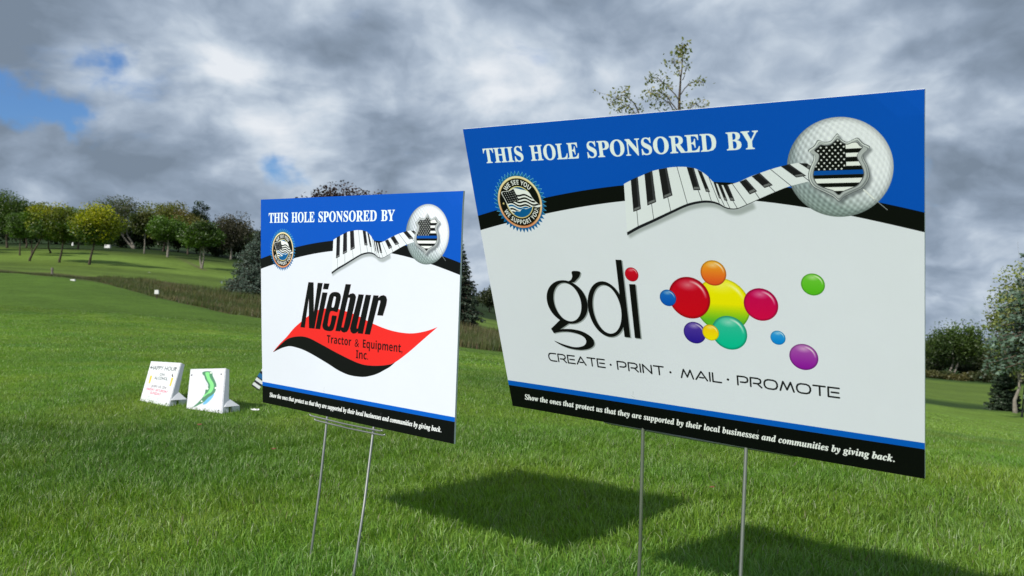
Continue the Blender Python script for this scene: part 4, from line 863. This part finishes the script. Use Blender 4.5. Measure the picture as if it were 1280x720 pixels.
put_text(c, 'HAPPY HOUR', 'plain', 14, 186, 44, 22, INKG, bold=1); put_text(c, 'ON', 'plain', 84, 116, 75, 14, INKG, bold=1); put_text(c, 'ALCOHOL', 'plain', 54, 146, 96, 15, INKG, bold=1)
put_text(c, 'JOIN US ON', 'plain', 48, 152, 140, 13, (120, 110, 116), bold=1); put_text(c, 'FRIDAY SATURDAY', 'plain', 22, 172, 158, 12, (216, 96, 120), bold=1); put_text(c, 'SUNDAY', 'plain', 54, 130, 176, 13, (216, 96, 120), bold=1)
for x_ in (22, 168):
    c.poly([(x_, 78), (x_ + 14, 78), (x_ + 12, 122), (x_ + 2, 122)], (214, 190, 60)); c.poly([(x_ - 1, 70), (x_ + 15, 70), (x_ + 14, 79), (x_, 79)], (226, 228, 226))
c.poly([(166, 56), (178, 72), (172, 76), (164, 66)], (70, 60, 64))
for y_ in (190, 198, 206): c.stroke([(44, y_), (130, y_ + 1)], 1.4, (150, 168, 158)); 
for x_ in (40, 52, 118, 132): c.stroke([(x_, 186), (x_ - 2, 210)], 1.4, (150, 168, 158))
IMG_A = c.image('board_happy_hour')
c = Canvas(200, 240, 2, (216, 217, 224)); rr_ = np.random.default_rng(3)
for i in range(44):
    a = rr_.uniform((8, 12), (188, 225)); ang_ = rr_.uniform(0, 3.1); L = rr_.uniform(6, 20); c.stroke(catmull([a, a + L * .5 * np.array([math.cos(ang_), math.sin(ang_)]) + rr_.normal(0, 2, 2), a + L * np.array([math.cos(ang_), math.sin(ang_)])], 4), rr_.uniform(1, 2.2), [(176, 180, 190), (200, 186, 192), (180, 190, 186)][i % 3], .8)
ko = catmull([(72, 22), (84, 14), (118, 14), (130, 24), (134, 42), (146, 66), (158, 88), (160, 110), (154, 134), (138, 152), (120, 166), (104, 186), (88, 200), (66, 214), (46, 226), (38, 228), (50, 214), (70, 192), (88, 168), (98, 146), (100, 126), (112, 108), (110, 90), (94, 66), (86, 44), (76, 34)], 5, True)
c.poly(catmull([(150, 140), (120, 166), (100, 190), (92, 206), (112, 200), (134, 176), (146, 158)], 4, True), (110, 176, 226)); c.poly(ko, (82, 132, 100))
c.poly(catmull([(90, 22), (112, 22), (116, 44), (128, 66), (144, 92), (144, 116), (132, 138), (114, 148), (94, 166), (92, 158), (112, 140), (122, 120), (124, 98), (108, 70), (98, 48)], 5, True), (130, 214, 132))
for e_ in ((122, 24, 6, 4), (108, 118, 8, 6), (156, 110, 5, 5), (84, 190, 5, 4)): c.poly(ell(*e_), (236, 240, 232))
IMG_B = c.image('board_hole_map')
tee_board([(189, 451.5), (226.9, 453.7), (210.8, 508.7), (174.7, 501.4)], [4.30, 4.08, 3.89, 4.12], IMG_A, 'left white tee board printed with a happy hour notice', None)
tee_board([(238.2, 461.4), (282.6, 460.3), (277.8, 518.1), (232.9, 511.3)], [3.97, 3.78, 3.63, 3.82], IMG_B, 'right white tee board printed with a green golf hole map', None)

# ------------------------------------------------------------------ small things
M_WHITE = vary(principled('white_paint', None, .5, .3), (.72, .72, .70), (.84, .84, .82), 8)
M_LITTER = vary(principled('white_paper', None, .8, .2), (.6, .6, .58), (.85, .85, .84), 60)
M_RUST = principled('dead_leaf', (.20, .08, .05), .8, .2)
M_STRIPE = principled('striped_cloth', None, .7, .2)
t = NT(M_STRIPE.node_tree); sp_ = t.n('ShaderNodeSeparateXYZ'); t.put(sp_.inputs[0], t.n('ShaderNodeTexCoord').outputs['UV'])
t.put(M_STRIPE.node_tree.nodes['Principled BSDF'].inputs['Base Color'], t.ramp(sp_.outputs[0], [(0, (.02, .02, .03)), (.03, (.75, .78, .8)), (.10, (.02, .02, .03)), (.15, (.75, .78, .8)), (.22, (.02, .02, .03)), (.25, (.02, .14, .36)), (.34, (.02, .02, .03)), (.40, (.75, .78, .8)), (.48, (.02, .02, .03)), (.54, (.75, .78, .8))], 'CONSTANT'))
D = 4.6
pts = [at(314.5, 482, D), at(323, 488, D), at(352, 441, D), at(343.5, 435, D)]
g0 = np.mean(pts, 0); rt = empty('striped_ribbon', (g0[0], g0[1], float(ground(g0[0], g0[1])))); tag(rt, 'black white and blue striped strip of cloth poking out behind the left sign', 'ribbon')
dz = np.array([0, .006, 0]); o = mesh_obj('cloth', [*pts, *[p + dz for p in pts]], [(0, 1, 2, 3), (7, 6, 5, 4), (0, 4, 5, 1), (1, 5, 6, 2), (2, 6, 7, 3), (3, 7, 4, 0)], M_STRIPE, rt)
uvv = {0: (0, 0), 1: (0, 1), 2: (1, 1), 3: (1, 0)}; ul = o.data.uv_layers.new(name='UVMap'); ul.data.foreach_set('uv', np.array([uvv[l.vertex_index % 4] for l in o.data.loops], np.float32).ravel())
pk = gpt(347, D); m = MB(); m.tube([pk - [0, 0, .05], (pk + at(350, 440, D)) / 2, at(351, 436, D + .01)], .004, 6); m.obj('peg', M_WIRE, rt)

def litter(px, py, s, mat, name, label, cat, seed):
    r = np.random.default_rng(seed); d = .52 / ((py - 377.2) / F); g = gpt(px, d); g[2] += .032
    n = 7; V = []
    for i in range(n):
        for j in range(3): V.append(g + np.array([(i / (n - 1) - .5) * s, (j - 1) * s * .28 * math.sin(math.pi * (i + .8) / (n + .6)), 0]) + r.normal(0, s * .05, 3) + [0, 0, s * .12 * (j % 2)])
    nv = len(V); V += [p - np.array([0, 0, .0012]) for p in V]; Fq = []
    for i in range(n - 1):
        for j in range(2): a = i * 3 + j; Fq += [(a, a + 3, a + 4, a + 1), (nv + a, nv + a + 1, nv + a + 4, nv + a + 3)]
    for i in range(n - 1): Fq += [(i * 3, nv + i * 3, nv + i * 3 + 3, i * 3 + 3), (i * 3 + 2, i * 3 + 5, nv + i * 3 + 5, nv + i * 3 + 2)]
    Fq += [(0, 1, nv + 1, nv), (1, 2, nv + 2, nv + 1), (nv - 3, 2 * nv - 3, 2 * nv - 2, nv - 2), (nv - 2, 2 * nv - 2, 2 * nv - 1, nv - 1)]
    tag(mesh_obj(name, V, Fq, mat, origin=g), label, cat)
litter(320, 522, .036, M_LITTER, 'paper_scrap', 'small white scrap lying on the grass just below the left sign', 'litter', 1)
litter(251, 541, .018, M_RUST, 'dead_leaf', 'small reddish leaf on the grass below the two tee boards', 'leaf', 2)
litter(889, 622, .013, M_RUST, 'dead_leaf', 'tiny reddish leaf on the grass between the stakes of the large sign', 'leaf', 3)
litter(343, 572, .016, M_RUST, 'dead_leaf', 'small brown leaf on the grass left of the small sign stakes', 'leaf', 4)

def marker(px, py, d, wpx, hpx, label, mat=M_WHITE):
    g = gpt(px, d); s = d / F; w_, h_ = wpx * s, hpx * s; root = empty('tee_marker', g); tag(root, label, 'marker')
    zt_ = hz(py, px, d); m = MB(); c0 = np.array([g[0], g[1], 0]); a = w_ / 2
    z0 = zt_ - h_ / 2; z1 = zt_ + h_ / 2
    m.hexa([(g[0] - a, g[1] - a * .5, z0), (g[0] + a, g[1] - a * .5, z0), (g[0] + a, g[1] + a * .5, z0), (g[0] - a, g[1] + a * .5, z0), (g[0] - a * .9, g[1] - a * .4, z1), (g[0] + a * .9, g[1] - a * .4, z1), (g[0] + a * .9, g[1] + a * .4, z1), (g[0] - a * .9, g[1] + a * .4, z1)]); m.obj('block', mat, root)
    m = MB(); m.tube([(g[0], g[1], g[2] - .05), (g[0], g[1], max(z0, g[2] + .02) + .002)], .02, 6); m.obj('peg', M_BARK, root)
marker(91, 351.5, 34.5, 6, 5, 'white tee marker on the dark bank, left of the two on the bank')
marker(196, 365, 30, 5, 5, 'white tee marker on the dark bank, right of the two on the bank')
marker(134, 308, 118, 7, 4, 'distant white box at the edge of the wood')
marker(90, 305, 116, 2, 4, 'tiny distant white post under the hillside trees')
marker(186, 342, 62, 3, 3, 'small pale marker beyond the reeds')
# dark post with a white tab at the right edge
d = 27.0; top = at(1281, 484, d); bot = gpt(1275.5, d); rt = empty('marker_post', bot); tag(rt, 'thin dark post with a white tab at the right edge of the photo', 'post')
m = MB(); m.tube([bot - [0, 0, .1], bot, top], .03, 6); m.obj('post', M_DARK, rt)
q = bot * .32 + top * .68; m = MB(); m.hexa([q + [-.045, -.05, -.07], q + [.045, -.05, -.07], q + [.045, -.035, -.07], q + [-.045, -.035, -.07], q + [-.045, -.05, .07], q + [.045, -.05, .07], q + [.045, -.035, .07], q + [-.045, -.035, .07]]); m.obj('tab', M_WHITE, rt)
# wooden stake by the ditch
g = gpt(65, 43); m = MB(); m.tube([g - [0, 0, .1], g + [0, 0, .4]], .06, 6); tag(m.obj('ditch_stake', M_PALE, origin=g), 'short pale wooden stake standing by the ditch at the left', 'stake')
